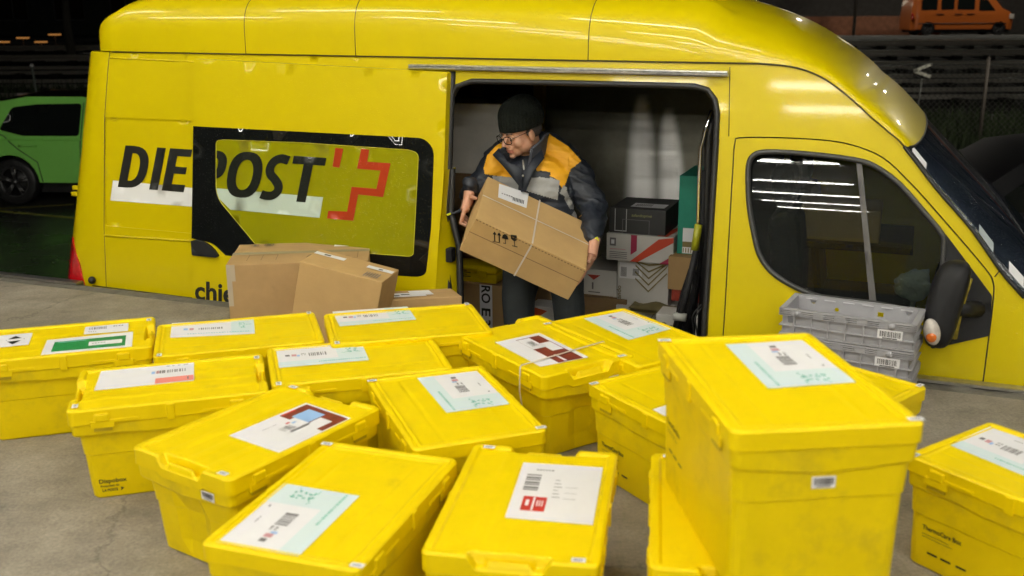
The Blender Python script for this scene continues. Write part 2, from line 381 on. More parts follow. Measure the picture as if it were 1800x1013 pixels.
# ------------------------------------------------------------------ the yard and land behind
GZ = -1.1
def land(x, y):
    t = max(0, min(1, (y-22)/27)); return GZ+(.37-GZ)*t + (0 if y < 22 else .03*noise.noise(Vector((x*.2, y*.2, 0))))
def asphalt():
    m = bpy.data.materials.new('wet_asphalt'); m.use_nodes = True; n = m.node_tree.nodes; l = m.node_tree.links; b = n['Principled BSDF']
    tc = n.new('ShaderNodeTexCoord'); a = n.new('ShaderNodeTexNoise'); a.inputs['Scale'].default_value = .6; a.inputs['Detail'].default_value = 8; l.new(tc.outputs['Object'], a.inputs['Vector'])
    r1 = n.new('ShaderNodeValToRGB'); r1.color_ramp.elements[0].color = (.018, .02, .016, 1); r1.color_ramp.elements[1].color = (.045, .045, .038, 1); l.new(a.outputs['Fac'], r1.inputs[0]); l.new(r1.outputs[0], b.inputs['Base Color'])
    r2 = n.new('ShaderNodeMapRange'); r2.inputs[1].default_value = .35; r2.inputs[2].default_value = .65; r2.inputs[3].default_value = .12; r2.inputs[4].default_value = .45; l.new(a.outputs['Fac'], r2.inputs[0]); l.new(r2.outputs[0], b.inputs['Roughness'])
    f = n.new('ShaderNodeTexNoise'); f.inputs['Scale'].default_value = 40; f.inputs['Detail'].default_value = 4; l.new(tc.outputs['Object'], f.inputs['Vector'])
    bp = n.new('ShaderNodeBump'); bp.inputs['Strength'].default_value = .35; bp.inputs['Distance'].default_value = .01; l.new(f.outputs['Fac'], bp.inputs['Height']); l.new(bp.outputs[0], b.inputs['Normal'])
    return m
ASPH = asphalt()
mb = MB()
ys = [-30, 0, 4, 8, 12, 16, 20, 22, 24, 27, 30, 34, 38, 42, 46, 49, 52, 60, 90, 160, 400]
xs = [-300, -100, -60, -40, -30, -20, -10, 0, 10, 20, 30, 40, 60, 100, 300]
mb.grid(lambda i, j: (xs[i], ys[j], land(xs[i], ys[j])), len(xs)-1, len(ys)-1)
tag(mb.build('ground', ASPH), kind='structure')
# ------------------------------------------------------------------ THE YELLOW VAN
van = empty('delivery_van', V(0, .9, GZ), YAW, 'large yellow high-roof delivery van with its side door slid open', 'van')
VM = van.matrix_basis.inverted()
def vbuild(mb, name, mats, parent=None):      # geometry is made in world space, then moved into the van's frame
    mb.v = [tuple(VM @ Vector(p)) for p in mb.v]
    return mb.build(name, mats, parent or van)
def SP(pts, off=0.): return [onlean(x, y, off) for x, y in pts]
def interp(tab, x):
    if x <= tab[0][0]: return tab[0][1]
    for (x0, y0), (x1, y1) in zip(tab, tab[1:]):
        if x <= x1: return y0+(y1-y0)*(x-x0)/(x1-x0)
    return tab[-1][1]
RIM = crom(SP([(150, 91), (400, 95.5), (700, 101), (1000, 107), (1290, 112), (1345, 113.5), (1400, 120), (1445, 137), (1490, 169), (1530, 205), (1563, 233), (1590, 258), (1649, 334), (1708, 402), (1758, 474), (1800, 523)]), 5)
sF = RIM[-1][0]
RIM += [(sF+.25, RIM[-1][1]-.2), (sF+.6, RIM[-1][1]-.33), (sF+.95, RIM[-1][1]-.5), (sF+1.1, RIM[-1][1]-.8)]
SR = onlean(150, 250)[0]-.24
RC = .17
def Dside(s, z):
    d = LEAN*max(z, -.25) if z > -.25 else LEAN*-.25
    x0 = SR+.15*max(0, z)                     # the rear leans forward towards the top
    x = (x0+RC-s)/RC
    if x > 0: d += RC*(1-math.cos(min(x, 1)*math.pi/2))
    if s > sF-.1: d += .12*(s-sF+.1)**2
    return d
def srear(s, z):
    x0 = SR+.15*max(0, z); x = (x0+RC-s)/RC
    return x0+RC-RC*math.sin(min(x, 1)*math.pi/2) if x > 0 else s
def S(off=0.): return lambda s, z: V(srear(s, z), Dside(s, z)-off, z)
ZB = -.72
# --- opening (edge of the black seal), front door gap, other outlines
OPEN = SP([(770, 118), (1180, 151), (1222, 152), (1244, 158), (1257, 176), (1261, 202), (1256, 300), (1249, 420), (1240, 540), (1236, 640)])
OPEN = [onlean(766, 640), onlean(776, 560), onlean(776, 300), onlean(790, 175), onlean(803, 152), onlean(830, 143), onlean(1000, 146), onlean(1180, 150.5)]+OPEN[2:]
OPEN[0] = (OPEN[0][0], -.6); OPEN[-1] = (OPEN[-1][0], -.6)
DOORG = crom(SP([(1270, 600), (1281, 400), (1289, 262)]), 4)+crom(SP([(1291, 248), (1299, 241.5), (1365, 241), (1443, 245), (1496, 253.5), (1552, 276), (1602, 322), (1650, 375), (1697, 429), (1738, 478), (1747, 496), (1748, 520), (1740, 590), (1731, 660), (1724, 720)]), 4)
DOORG[0] = (DOORG[0][0], -.66); DOORG.append((DOORG[-1][0]+.01, -.66))
# --- body side shell: one pressed sheet with the opening and the front door hole cut out
rimpoly = [(s, z) for s, z in RIM if s > SR+.05]
x0s = SR-RC*.45
body = [(x0s, ZB), (x0s, rimpoly[0][1]-.16), (x0s+.02, rimpoly[0][1]-.09), (x0s+.07, rimpoly[0][1]-.03), (x0s+.14, rimpoly[0][1]-.004)]+[q for q in rimpoly if q[0] > x0s+.2]+[(RIM[-1][0]+.02, -.6), (RIM[-1][0], ZB)]
rec = SP([(183, 206), (338, 213), (338, 411), (185, 397)])
def bodyfn(s, z):
    # pressed recess panel and ledges in the rear quarter
    o = 0.
    (a0, t0), (a1, t1), (a2, b2), (a3, b3) = rec
    tz = t0+(t1-t0)*(s-a0)/(a1-a0); bz = b3+(b2-b3)*(s-a3)/(a2-a3)
    if s > a0 and bz < z < tz: o = -.008
    # belt swage lines on the cab
    return V(srear(s, z), Dside(s, z)-o, z)
RECP = fillet([rec[0], (rec[1][0]+.12, rec[1][1]), (rec[2][0]+.12, rec[2][1]), rec[3]], .012)
mb = MB(); panel(mb, body, [OPEN, DOORG, RECP], S(0), step=.045, thick=.05, tdir=IN)
bs = vbuild(mb, 'body_side', VANY)
mb = MB(); panel(mb, RECP, [], S(-.008), step=.06); vbuild(mb, 'recessed_panel', VANY)
# thin dark joints lying in shallow grooves (rear quarter seams, roof cap seam, bonnet seam)
def seam(mb, pts, off=.0015, r=.0028):
    mb = MB(); mb.tube([S(off)(*p) for p in subdiv_open(pts, .08)], r, 5); vbuild(mb, 'panel_seam', SEAMM)
def subdiv_open(p, st):
    o = []
    for a, b in zip(p, p[1:]):
        n = max(1, int(math.hypot(b[0]-a[0], b[1]-a[1])/st))
        o += [(a[0]+(b[0]-a[0])*k/n, a[1]+(b[1]-a[1])*k/n) for k in range(n)]
    return o+[p[-1]]
SEAMM = mat('dark_seam', (.07, .055, .01), .6)
seam(None, SP([(193, 92), (190, 120), (184, 206), (183, 400), (187, 505)]), 0, .0022)
seam(mb, SP([(1283, 118), (1281, 240)]), 0, .0022)
seam(mb, SP([(1748, 487), (1759, 474)]), 0, .003)
seam(mb, SP([(163, 502), (338, 524)]), .001, .004)
seam(mb, SP([(1264, 245), (1243, 590)]), .001, .002)
# cream gutter ledge highlights: pressed swage bars
mb = MB()
for pts, r in ((SP([(184, 414), (338, 424)]), .006), (SP([(193, 102), (345, 109)]), .004)):
    mb = MB(); mb.tube([S(.001)(*p) for p in subdiv_open(pts, .08)], r, 6); vbuild(mb, 'pressed_ledge', VANY)
# --- roof cap, windscreen, bonnet: one surface family above the rim
WC = 1.02
zc_px = [(1350, 16), (1420, 45), (1500, 98), (1560, 152), (1600, 193), (1625, 219), (1640, 235), (1696, 291), (1744, 338), (1800, 396), (1850, 450)]
ZCT = [(SR+.0, 1.60), (SR+.6, 1.605), (0.6, 1.60), (onw(1290, 0, .8)[0]-.1, 1.565)]+[(lambda q: (q[0], q[1]))(onw(x, y, .85)) for x, y in zc_px]
sC = ZCT[-1][0]
ZCT += [(sC+.3, ZCT[-1][1]-.12), (sC+.8, ZCT[-1][1]-.35), (sC+.98, ZCT[-1][1]-.8)]
ZCT = sorted(ZCT)
ZCTs = crom(ZCT, 4)
def surf(s, th, p=2.6, lift=0.):
    zr = interp(RIM, s); w0 = Dside(s, zr); zc = max(interp(ZCTs, s), zr+.02)
    c, si = math.cos(th), math.sin(th)
    if p == 2.6: p = 2.35+2.6*max(0, min(1, (1.1-s)/1.8))
    ww = w0+(WC-w0)*(1-math.copysign(abs(c)**(2/p), c)); z = zr+(zc-zr)*abs(si)**(2/p)
    return V(s, ww-lift*c, z+lift*si)
sv1 = onlean(1590, 252)[0]; sv2 = onw(1628, 216, .85)[0]      # visor end, near edge / centre
def lerp(a, b, t): return a+(b-a)*t
def ssplit(th): return lerp(sv1, sv2, math.sin(th)**.8)
sc0 = onlean(158, 82)[0]; sc1 = onlean(185, 15)[0]-.16
NT = 40
mb = MB()
def capP(i, j):
    th = .0+math.pi*j/NT
    u = .8*i/40 if i < 40 else .8+.2*(i-40)/60; a = sc0+.34*math.sin(th)
    s = lerp(a, ssplit(th), u)
    # gentle step of the raised cap, visor bead at its front, rounded rear edge
    lift = .012-.005*math.exp(-((u-.945)/.006)**2)+(.007*math.sin((u-.95)/.05*math.pi) if u > .95 else 0)
    if u < .03: lift -= .05*(1-u/.03)**2
    P = surf(s, th, 2.6, lift)
    if j in (0, NT): P = P+Vector((0, 0, .006))
    return P
mb.grid(capP, 100, NT, flip=True)
mb.add([capP(0, j) for j in range(NT+1)], [list(range(NT+1))])
mb.add([capP(100, j)-Vector((0, 0, .0)) for j in range(NT+1)]+[surf(ssplit(math.pi*j/NT)-.02, math.pi*j/NT, 2.6, -.02) for j in range(NT+1)], [[j, j+1, NT+2+j, NT+1+j] for j in range(NT)])
vbuild(mb, 'roof_cap', VANY)
mb = MB()
for side_ in (0,):
    pts = [surf(s, .0, 2.6, .004)+Vector((0, 0, .002)) for s, z in RIM if sc0+.02 < s < sv1+.02]
    mb.tube(pts, .0045, 6)
vbuild(mb, 'roof_seam', SEAMM)
for px in ((435, 30), (628, 60), (1037, 60)):
    s = onlean(px[0], 70)[0]
    mb = MB(); mb.tube([surf(s, math.pi*.5*k/16, 2.6, .012) for k in range(17)], .0026, 5); vbuild(mb, 'roof_seam', SEAMM)
mb = MB()
def glP(i, j):
    th = math.pi*j/NT; u = i/16; s = lerp(ssplit(th), lerp(sF+.02, sC+.22, math.sin(th)), u)
    return surf(s, th, 2.1, .004)
mb.grid(glP, 16, NT, flip=True)
vbuild(mb, 'windscreen', SCREENGLASS)
mb = MB(); mb.tube([surf(lerp(sv1, sF, k/14), .0, 2.1, .006) for k in range(15)], .008, 6)
mb.tube([surf(ssplit(math.pi*k/24), math.pi*k/24, 2.1, .004) for k in range(25)], .009, 6)
vbuild(mb, 'windscreen_seal', BLACK)
mb = MB()
def boP(i, j):
    th = math.pi*j/NT; u = i/12; s = lerp(lerp(sF+.02, sC+.22, math.sin(th))+.03, RIM[-1][0]+.06, u)
    return surf(s, th, 2.3, 0)
mb.grid(boP, 12, NT, flip=True)
vbuild(mb, 'bonnet', VANY)
# nose, far side, back, floor
mb = MB()
def noP(i, j):
    z = lerp(interp(RIM, RIM[-1][0]), ZB, i/6); t = j/20; w0 = Dside(RIM[-1][0], z)
    return V(RIM[-1][0]+.18*math.sin(t*math.pi)**.6, lerp(w0, 2*WC-w0, t), z)
mb.grid(noP, 6, 20)
vbuild(mb, 'front_bumper', DARKP)
mb = MB()
def farP(i, j):
    s = lerp(SR, RIM[-1][0], i/60); z = lerp(ZB, interp(RIM, s), j/10); return V(s, 2*WC-Dside(max(s, SR+RC), z), z)
mb.grid(farP, 60, 10)
vbuild(mb, 'far_body_side', VANY)
mb = MB()
def backP(i, j):
    z = lerp(ZB, interp(RIM, SR+.3), i/8); w0 = Dside(SR-RC, z)
    return V(SR+.15*max(0, z)-.005, lerp(w0-.02, 2*WC-w0+.02, j/8), z)
mb.grid(backP, 8, 8)
vbuild(mb, 'rear_door', VANY)
# wheels (stand on the yard behind the dock wall)
for s_ in (SR+.95, 2.55):
    for wv in (.13, 1.86):
        e = V(s_, wv, GZ+.34)
        mb = MB(); prof = [(.2, .11), (.3, .115), (.335, .10), (.34, 0), (.335, -.10), (.3, -.115), (.2, -.11)]
        mb.grid(lambda i, j: e+AX*prof[j][0]*math.cos(i*math.pi/16)+Vector((0, 0, prof[j][0]*math.sin(i*math.pi/16)))+IN*prof[j][1], 32, 6)
        wh = vbuild(mb, 'wheel', BLACK)
        mb = MB(); mb.grid(lambda i, j: e+AX*(.205, .17, .05, 0)[j]*math.cos(i*math.pi/12)+Vector((0, 0, (.205, .17, .05, 0)[j]*math.sin(i*math.pi/12)))+IN*((-.10, -.06, -.09, -.09)[j] if wv < 1 else (.10, .06, .09, .09)[j]), 24, 3)
        r_ = vbuild(mb, 'rim', STEEL, wh)
# --- seal round the opening and front door seals
mb = MB()
op3 = [S(.004)(*p) for p in subdiv(OPEN, .08)]
mb.tube(op3, .013, 8, closed=True)
op4 = [S(-.02)(*p) for p in subdiv(OPEN, .08)]
mb.tube(op4, .012, 6, closed=True)
vbuild(mb, 'opening_seal', BLACK)
mb = MB(); fr = [(lerp(s, (OPEN[0][0]+OPEN[-1][0])/2, -.032), z+(.03 if z > .5 else 0)) for s, z in OPEN]
pass
pass
# --- aluminium door rail above the opening
q = SP([(718, 113), (1279, 125), (1279, 133), (718, 119.5)], .03)
mb = MB(); n_ = 24
for k in range(n_):
    pass
def railP(i, j):
    t = i/n_; a = lerp(q[0][0], q[1][0], t); zt = lerp(q[0][1], q[1][1], t); zb = lerp(q[3][1], q[2][1], t)
    return [V(a, Dside(a, zt), zt), V(a, Dside(a, zt)-.032, zt-.002), V(a, Dside(a, zt)-.036, (zt+zb)/2+.002), V(a, Dside(a, zt)-.026, (zt+zb)/2), V(a, Dside(a, zb)-.036, zb), V(a, Dside(a, zb)-.03, zb-.006), V(a, Dside(a, zb), zb-.006)][j]
mb.grid(railP, n_, 6, smooth=False)
mb.add([railP(0, j) for j in range(7)], [list(range(7))]); mb.add([railP(n_, j) for j in range(7)], [list(range(7))[::-1]])
vbuild(mb, 'door_rail', mat('brushed_aluminium', (.62, .61, .58), .33, .85, var=.25, vscale=30))
# --- sliding door, pushed back over the rear quarter and standing proud of it
OD = .065
dq = SP([(341, 104), (786, 127), (762, 560), (338, 560)], OD)
dtopl, dtopr = dq[0], dq[1]
door = fillet([(dtopl[0], dtopl[1]), (dtopr[0], dtopr[1]), onlean(779, 330, OD), onlean(771, 420, OD), (onlean(762, 508, OD)[0]-.01, -.6), (dq[3][0], -.6)], [0, .015, .2, .2, 0, 0])
WO = fillet(SP([(340, 222), (746, 243), (763, 262), (758, 400), (749, 482), (735, 487), (664, 482), (560, 470), (397, 449), (375, 428), (337, 419)], OD), [0, .06, .05, 0, .04, .03, 0, 0, 0, .03, 0])
def DS(off): return lambda s, z: V(s, LEAN*max(z, -.25)-OD-off, z)
mb = MB()
def doorfn(s, z): return DS(0)(s, z)
panel(mb, door, [WO], doorfn, step=.05, thick=.055, tdir=IN)
sd = vbuild(mb, 'sliding_door', VANY)
mb = MB(); panel(mb, [(lerp(dq[0][0], p[0], .985), p[1]-.004) for p in door], [], DS(-.05), step=.1); vbuild(mb, 'inner_panel', VANY, sd)
mb = MB(); mb.tube([DS(-.06)(*p) for p in subdiv_open([dtopr, onlean(779, 330, OD), onlean(773, 400, OD), (onlean(790, 470, OD)[0], -.1), (onlean(790, 470, OD)[0], -.6)], .06)], .016, 8); vbuild(mb, 'door_seal', BLACK, sd)
# front end face of the door, getting deeper towards the bottom, with its latch
ef = crom([onlean(783, 300, OD), onlean(775, 400, OD), onlean(768, 470, OD), (onlean(764, 508, OD)[0], -.1), (onlean(764, 508, OD)[0], -.6)], 4)
mb = MB(); wd_ = [(1.0, .055), (.3, .06), (.15, .10), (.0, .13), (-.6, .14)]
mb.grid(lambda i, j: V(ef[i][0]+(0, .012, .05, .075)[j]*min(1, max(0, (.55-ef[i][1])/.3)), LEAN*max(ef[i][1], -.25)-OD+(0, .02, .05, .12)[j], ef[i][1]), len(ef)-1, 3, flip=True)
vbuild(mb, 'door_end', VANY, sd)
mb = MB(); a_ = onlean(782, 452, OD)
mb.box(-.012, .022, -.02, .03, -.035, .035, Matrix.Translation(V(a_[0]+.0, LEAN*a_[1]-OD+.05, a_[1])) @ Matrix.Rotation(YAW, 4, 'Z'), bev=.006); vbuild(mb, 'door_latch', DARKP, sd)
mb = MB(); mb.tube([DS(-.07)(*p) for p in subdiv_open([onlean(784, 300, OD), onlean(782, 380, OD), onlean(797, 440, OD), (onlean(803, 490, OD)[0], -.0), (onlean(803, 500, OD)[0], -.6)], .05)], .017, 8); vbuild(mb, 'lower_seal', BLACK, sd)
# window: black glass border, film pane behind it, lettering on the film
WI = fillet(SP([(380, 262), (380, 247), (395, 246), (529, 251), (721, 264), (736, 270), (727, 448), (720, 451), (640, 445), (448, 428), (380, 346)], OD), [.03, .04, .01, 0, .05, .05, .03, .03, 0, 0, .06])
mb = MB(); panel(mb, WO, [WI], DS(.002), step=.06, thick=.02, tdir=IN); wf = vbuild(mb, 'window', GLASSB, sd)
mb = MB(); panel(mb, WI, [], DS(-.001), step=.06); pane = vbuild(mb, 'window_film', FILM, wf)
mb = MB(); mb.tube([DS(.001)(*p) for p in subdiv(WI, .05)], .0022, 5, closed=True); vbuild(mb, 'film_edge', mat('film_edge', (.5, .45, .01), .3), wf)
def textquad(mb, txt, base, width, up, fn, bold=.03, mi=0, clip=None):
    """lettering in the (s,z) plane: origin base, width vector, cap height vector"""
    vs, fs = text2d(txt, bold)
    P = [(base[0]+width[0]*u+up[0]*v, base[1]+width[1]*u+up[1]*v) for u, v in vs]
    if clip is not None:
        bm = bmesh.new(); bv = [bm.verts.new((x, y, 0)) for x, y in P]
        for f in fs:
            try: bm.faces.new([bv[i] for i in f])
            except ValueError: pass
        bmesh.ops.bisect_plane(bm, geom=list(bm.verts)+list(bm.edges)+list(bm.faces), plane_co=(clip, 0, 0), plane_no=(-1, 0, 0), clear_outer=True)
        bm.verts.index_update(); P = [(v.co.x, v.co.y) for v in bm.verts]; fs = [[v.index for v in f.verts] for f in bm.faces]; bm.free()
    mb.add([fn(*p) for p in P], fs, mi)
def vec(a, b): return (b[0]-a[0], b[1]-a[1])
a0 = onlean(206, 329)
def stroke(pts, t, n=6):
    P = [Vector(q) for q in (crom(pts, n) if n else pts)]; Lh, Rh = [], []
    for i, q in enumerate(P):
        d = (P[min(i+1, len(P)-1)]-P[max(i-1, 0)]).normalized(); nn = Vector((-d.y, d.x))*t/2; Lh.append(tuple(q+nn)); Rh.append(tuple(q-nn))
    return Lh+Rh[::-1]
def ell(cx, cy, rx, ry, n=28, e=2.5): return [(cx+rx*math.copysign(abs(math.cos(t))**(2/e), math.cos(t)), cy+ry*math.copysign(abs(math.sin(t))**(2/e), math.sin(t))) for t in [2*math.pi*k/n for k in range(n)]]
def half(x0, xr, cy, ry, n=14, e=2.4): return [(x0+(xr-x0)*abs(math.cos(t))**(2/e), cy+ry*math.copysign(abs(math.sin(t))**(2/e), math.sin(t))) for t in [-math.pi/2+math.pi*k/n for k in range(n+1)]]
T_ = .205
GLYPH = {   # bold sans capitals, unit cap height: (outline, holes)
 'D': ([(0, 0), (.22, 0)]+half(.22, .64, .5, .5)+[(0, 1)], [[(T_, .17), (.24, .17)]+half(.24, .64-T_, .5, .33)+[(T_, .83)]]),
 'I': ([(0, 0), (T_, 0), (T_, 1), (0, 1)], []),
 'E': ([(0, 0), (.52, 0), (.52, .17), (T_, .17), (T_, .42), (.48, .42), (.48, .585), (T_, .585), (T_, .83), (.52, .83), (.52, 1), (0, 1)], []),
 'P': ([(0, 0), (T_, 0), (T_, .36), (.26, .36)]+half(.26, .58, .68, .32)+[(0, 1)], [[(T_, .52), (.26, .52)]+half(.26, .58-T_, .68, .16)+[(T_, .84)]]),
 'O': (ell(.395, .5, .395, .52), [ell(.395, .5, .395-T_, .345, e=2.2)]),
 'S': (stroke([(.0, .10), (.12, .075), (.26, .09), (.36, .19), (.355, .32), (.25, .45), (.13, .56), (.095, .70), (.16, .85), (.30, .92), (.48, .89)], .19), []),
 'T': ([(.255, 0), (.255+T_, 0), (.255+T_, .83), (.72, .83), (.72, 1), (0, 1), (0, .83), (.255, .83)], [])}
def glyphs(parent, items, base, w1, up, fn, m, clip=None):
    for ch, x0 in items:
        o, hs = GLYPH[ch]; tr = lambda P: [(base[0]+w1[0]*(x0+x)+up[0]*y, base[1]+w1[1]*(x0+x)+up[1]*y) for x, y in P]
        mb = MB(); O = tr(o); H = [tr(h) for h in hs]
        if clip is not None and ch == 'P':
            # only the bowl shows inside the pane
            def cut(P): return [(max(clip, x), y) for x, y in P]
            O = [p for p in cut(O)]; H = [[(max(clip-.0001, x), y) for x, y in h] for h in H]
            bowl = tr([(.30, .36)]+half(.30, .58, .68, .32)+[(.30, 1)]+[(.30, .84)]+half(.30, .58-T_, .68, .16)[::-1]+[(.30, .52)])
            O = bowl; H = []
            O = [(max(clip, x), y) for x, y in O]
        panel(mb, O, H, fn, step=.05); vbuild(mb, 'letter', m, parent)
glyphs(None, (('D', 0), ('I', .767), ('E', 1.068)), a0, tuple(q/1.59 for q in vec(a0, onlean(322, 338.5))), vec(a0, onlean(219.5, 256)), lambda s, z: bodyfn(s, z)-IN*.0035, PRINTK)
mb = MB(); panel(mb, SP([(197, 317.5), (338, 331), (338, 364), (192.5, 353)]), [], lambda s, z: bodyfn(s, z)-IN*.0018, step=.06); vbuild(mb, 'white_bar', WHITE)
cl = min(p[0] for p in WI)+.004
b0 = onlean(347, 339.5, OD)
glyphs(sd, (('P', 0), ('O', .645), ('S', 1.5), ('T', 2.07)), b0, tuple(q/2.79 for q in vec(b0, onlean(558, 357.5, OD))), vec(b0, onlean(360.5, 263.5, OD)), DS(.0035), PRINTKW, clip=cl)
mb = MB(); panel(mb, SP([(379, 331), (568, 347), (562, 383), (405, 368.5), (380, 344)], OD), [], DS(.0012), step=.06); vbuild(mb, 'white_bar', WHITEW, sd)
mb = MB()
panel(mb, SP([(590, 260), (604, 261.5), (597, 295), (585, 293)], OD), [], DS(.0025), step=.06)
panel(mb, SP([(635.5, 261.5), (649.5, 263), (646, 284.5), (687, 287), (674, 346.5), (630, 342), (621.5, 388), (575, 384), (577.5, 370.5), (610.5, 372), (618.5, 328.5), (662, 332), (669, 300), (628, 296.5)], OD), [], DS(.0025), step=.06)
vbuild(mb, 'red_cross_outline', PRINTRD, sd)
c0 = onlean(343, 526, OD)
mb = MB(); textquad(mb, 'chie', c0, vec(c0, onlean(413, 533, OD)), vec(c0, onlean(343, 493, OD)), DS(.002), .03); vbuild(mb, 'slogan', PRINTK, sd)
# recessed grip at the rear edge of the door
mb = MB(); hp = fillet(SP([(339, 423), (345, 421), (362, 425), (377, 436), (386, 449), (384, 452), (341, 448)], OD), [0, .01, .02, .02, .01, .01, .01])
panel(mb, hp, [], lambda s, z: DS(.018)(s, z), step=.03, thick=.02, tdir=IN); vbuild(mb, 'door_handle', DARKP, sd)
# --- front door, window, mirror
FD = [(lerp(sum(p[0] for p in DOORG)/len(DOORG), s, 1), z) for s, z in DOORG]
cx = sum(p[0] for p in DOORG)/len(DOORG); cz = sum(p[1] for p in DOORG)/len(DOORG)
def inset(poly, d):
    out = []; N = len(poly)
    ar = sum(poly[i][0]*poly[(i+1) % N][1]-poly[(i+1) % N][0]*poly[i][1] for i in range(N)); sg = 1 if ar > 0 else -1
    for i in range(N):
        a = poly[i-1]; b = poly[(i+1) % N]; dx, dy = b[0]-a[0], b[1]-a[1]; L = math.hypot(dx, dy) or 1
        out.append((poly[i][0]-dy/L*d*sg, poly[i][1]+dx/L*d*sg))
    return out
WIN = crom(SP([(1315, 320), (1316, 290), (1325, 273), (1348, 267), (1412, 270), (1497, 280), (1537, 292), (1580, 323), (1627, 376), (1656, 412), (1659, 432), (1655, 480), (1640, 545), (1600, 545), (1535, 533), (1459, 524), (1426, 517), (1388, 500), (1355, 477), (1335, 448), (1325, 410), (1317, 362)]), 3, closed=True)
def cabfn(off=0.):
    def f(s, z):
        return V(s, Dside(s, z)-off, z)
    return f
mb = MB(); panel(mb, inset(DOORG, .006), [WIN], cabfn(.0), step=.05, thick=.04, tdir=IN); fd = vbuild(mb, 'front_door', VANY)
mb = MB(); mb.tube([cabfn(-.028)(*p) for p in subdiv(DOORG, .06)], .016, 6, closed=True); vbuild(mb, 'door_gap_seal', BLACK)
mb = MB()
def wgl(s, z): return V(s, Dside(s, z)+.012+.28*max(0, z-.55)**2, z)
panel(mb, WIN, [], wgl, step=.05); vbuild(mb, 'window_glass', CABGLASS, fd)
mb = MB(); mb.tube([cabfn(.001)(*p) for p in subdiv(WIN, .04)], .012, 8, closed=True); vbuild(mb, 'window_seal', mat('grey_black_rubber', (.035, .035, .033), .4), fd)
mb = MB(); dv = SP([(1505, 283), (1514, 283.5), (1540, 531), (1528, 529)]); panel(mb, dv, [], cabfn(-.004), step=.06, thick=.02, tdir=IN); vbuild(mb, 'window_divider', mat('grey_divider', (.09, .085, .08), .45), fd)
mb = MB(); tri = fillet(SP([(1652, 408), (1662, 411), (1744, 520), (1739, 590), (1637, 613), (1631, 598), (1645, 520), (1657, 450)]), .01); panel(mb, tri, [], cabfn(.006), step=.04, thick=.01, tdir=IN); mt = vbuild(mb, 'mirror_base', DARKP, fd)
# mirror housing: a rounded shell standing off the door
mo = onlean(1665, 535, .16); mc = V(mo[0], LEAN*mo[1]-.16, mo[1])
mb = MB(); bm = bmesh.new(); bmesh.ops.create_cube(bm, size=1)
bmesh.ops.subdivide_edges(bm, edges=list(bm.edges), cuts=7, use_grid_fill=True)
for v in bm.verts:
    p = v.co*2; k = (abs(p.x)**3.2+abs(p.y)**3.2+abs(p.z)**3.2)**(1/3.2); p = p/k
    x = p.x*.066*(1+.08*p.z); y = p.y*.075; z = p.z*.174
    x += .024*p.z-.01*(1-p.z**2)+.0
    y += .02*p.z
    if abs(p.z) < .35 and p.y < 0: pass
    y -= .012*max(0, 1-abs((p.x*1.0-p.z*.35+.15))/.12) * (1 if p.y < -.5 else 0)
    v.co = (x, y, z)
mb.bm(bm, Matrix.Translation(mc) @ Matrix.Rotation(YAW, 4, 'Z'), 0, True); mh = vbuild(mb, 'wing_mirror', DARKP, fd)
mb = MB(); mb.tube([mc+AX*.04+IN*.02-Vector((0, 0, .02)), mc+AX*.12+IN*.15-Vector((0, 0, .05))], [.03, .035], 10)
vbuild(mb, 'mirror_arm', DARKP, mh)
mg_ = mat('dull_yellow_rim', (.28, .22, .02), .5, var=.5, vscale=30)
mb = MB(); mb.tube([mc+AX*(.072+.024*t-.01*(1-t*t)-.012)+IN*.035+Vector((0, 0, .174*t)) for t in (-.85, -.6, -.3, 0, .3, .6)], .017, 8); vbuild(mb, 'mirror_rim', mg_, mh)
ino = onlean(1638, 583, .235); ic = V(ino[0], LEAN*ino[1]-.24, ino[1])
mb = MB(); mb.sphere(ic, (.032, .028, .055), 0, 20, Matrix.Rotation(YAW, 4, 'Z') @ Matrix.Rotation(R(-15), 4, 'Y')); ind = vbuild(mb, 'indicator_lamp', mat('clear_lens', (.55, .5, .45), .12, var=.2, vscale=60, coat=1), mh)
mb = MB(); mb.sphere(ic-IN*.012-Vector((0, 0, .015)), (.022, .022, .025), 0, 16, Matrix.Rotation(YAW, 4, 'Z')); vbuild(mb, 'amber_bulb', mat('amber_bulb', (.7, .16, .02), .15, coat=1), ind)
# windscreen stickers
def onscreen(px, py):       # march the ray until it meets the windscreen surface
    d = ray(px, py); best = None
    for i in range(0, 41):
        for j in range(1, 20):
            th = math.pi*.5*j/20; u = i/40; s = lerp(ssplit(th), lerp(sF+.02, sC+.22, math.sin(th)), u); P = surf(s, th, 2.1, .008); q_ = proj(P); e = (q_[0]-px)**2+(q_[1]-py)**2
            if best is None or e < best[0]: best = (e, s, th)
    return best[1], best[2]
for nm, pts, m_ in (('windscreen_sticker', [(1606, 262), (1618, 270), (1626, 285), (1612, 281)], PAPER), ('windscreen_sticker', [(1706, 402), (1742, 420), (1752, 435), (1722, 430)], mat('reflecting_label', (.4, .45, .45), .5)), ('windscreen_sticker', [(1781, 462), (1800, 478), (1800, 502), (1772, 482)], PAPER)):
    c = [onscreen(*p) for p in pts]; s0 = sum(x[0] for x in c)/4; t0 = sum(x[1] for x in c)/4
    mb = MB(); h = .035 if nm else 0
    mb.add([surf(s0+a*.03, t0+b*.09, 2.1, .009) for a, b in ((-1, -1), (1, -1), (1, 1), (-1, 1))], [[0, 1, 2, 3]]); vbuild(mb, nm, m_)
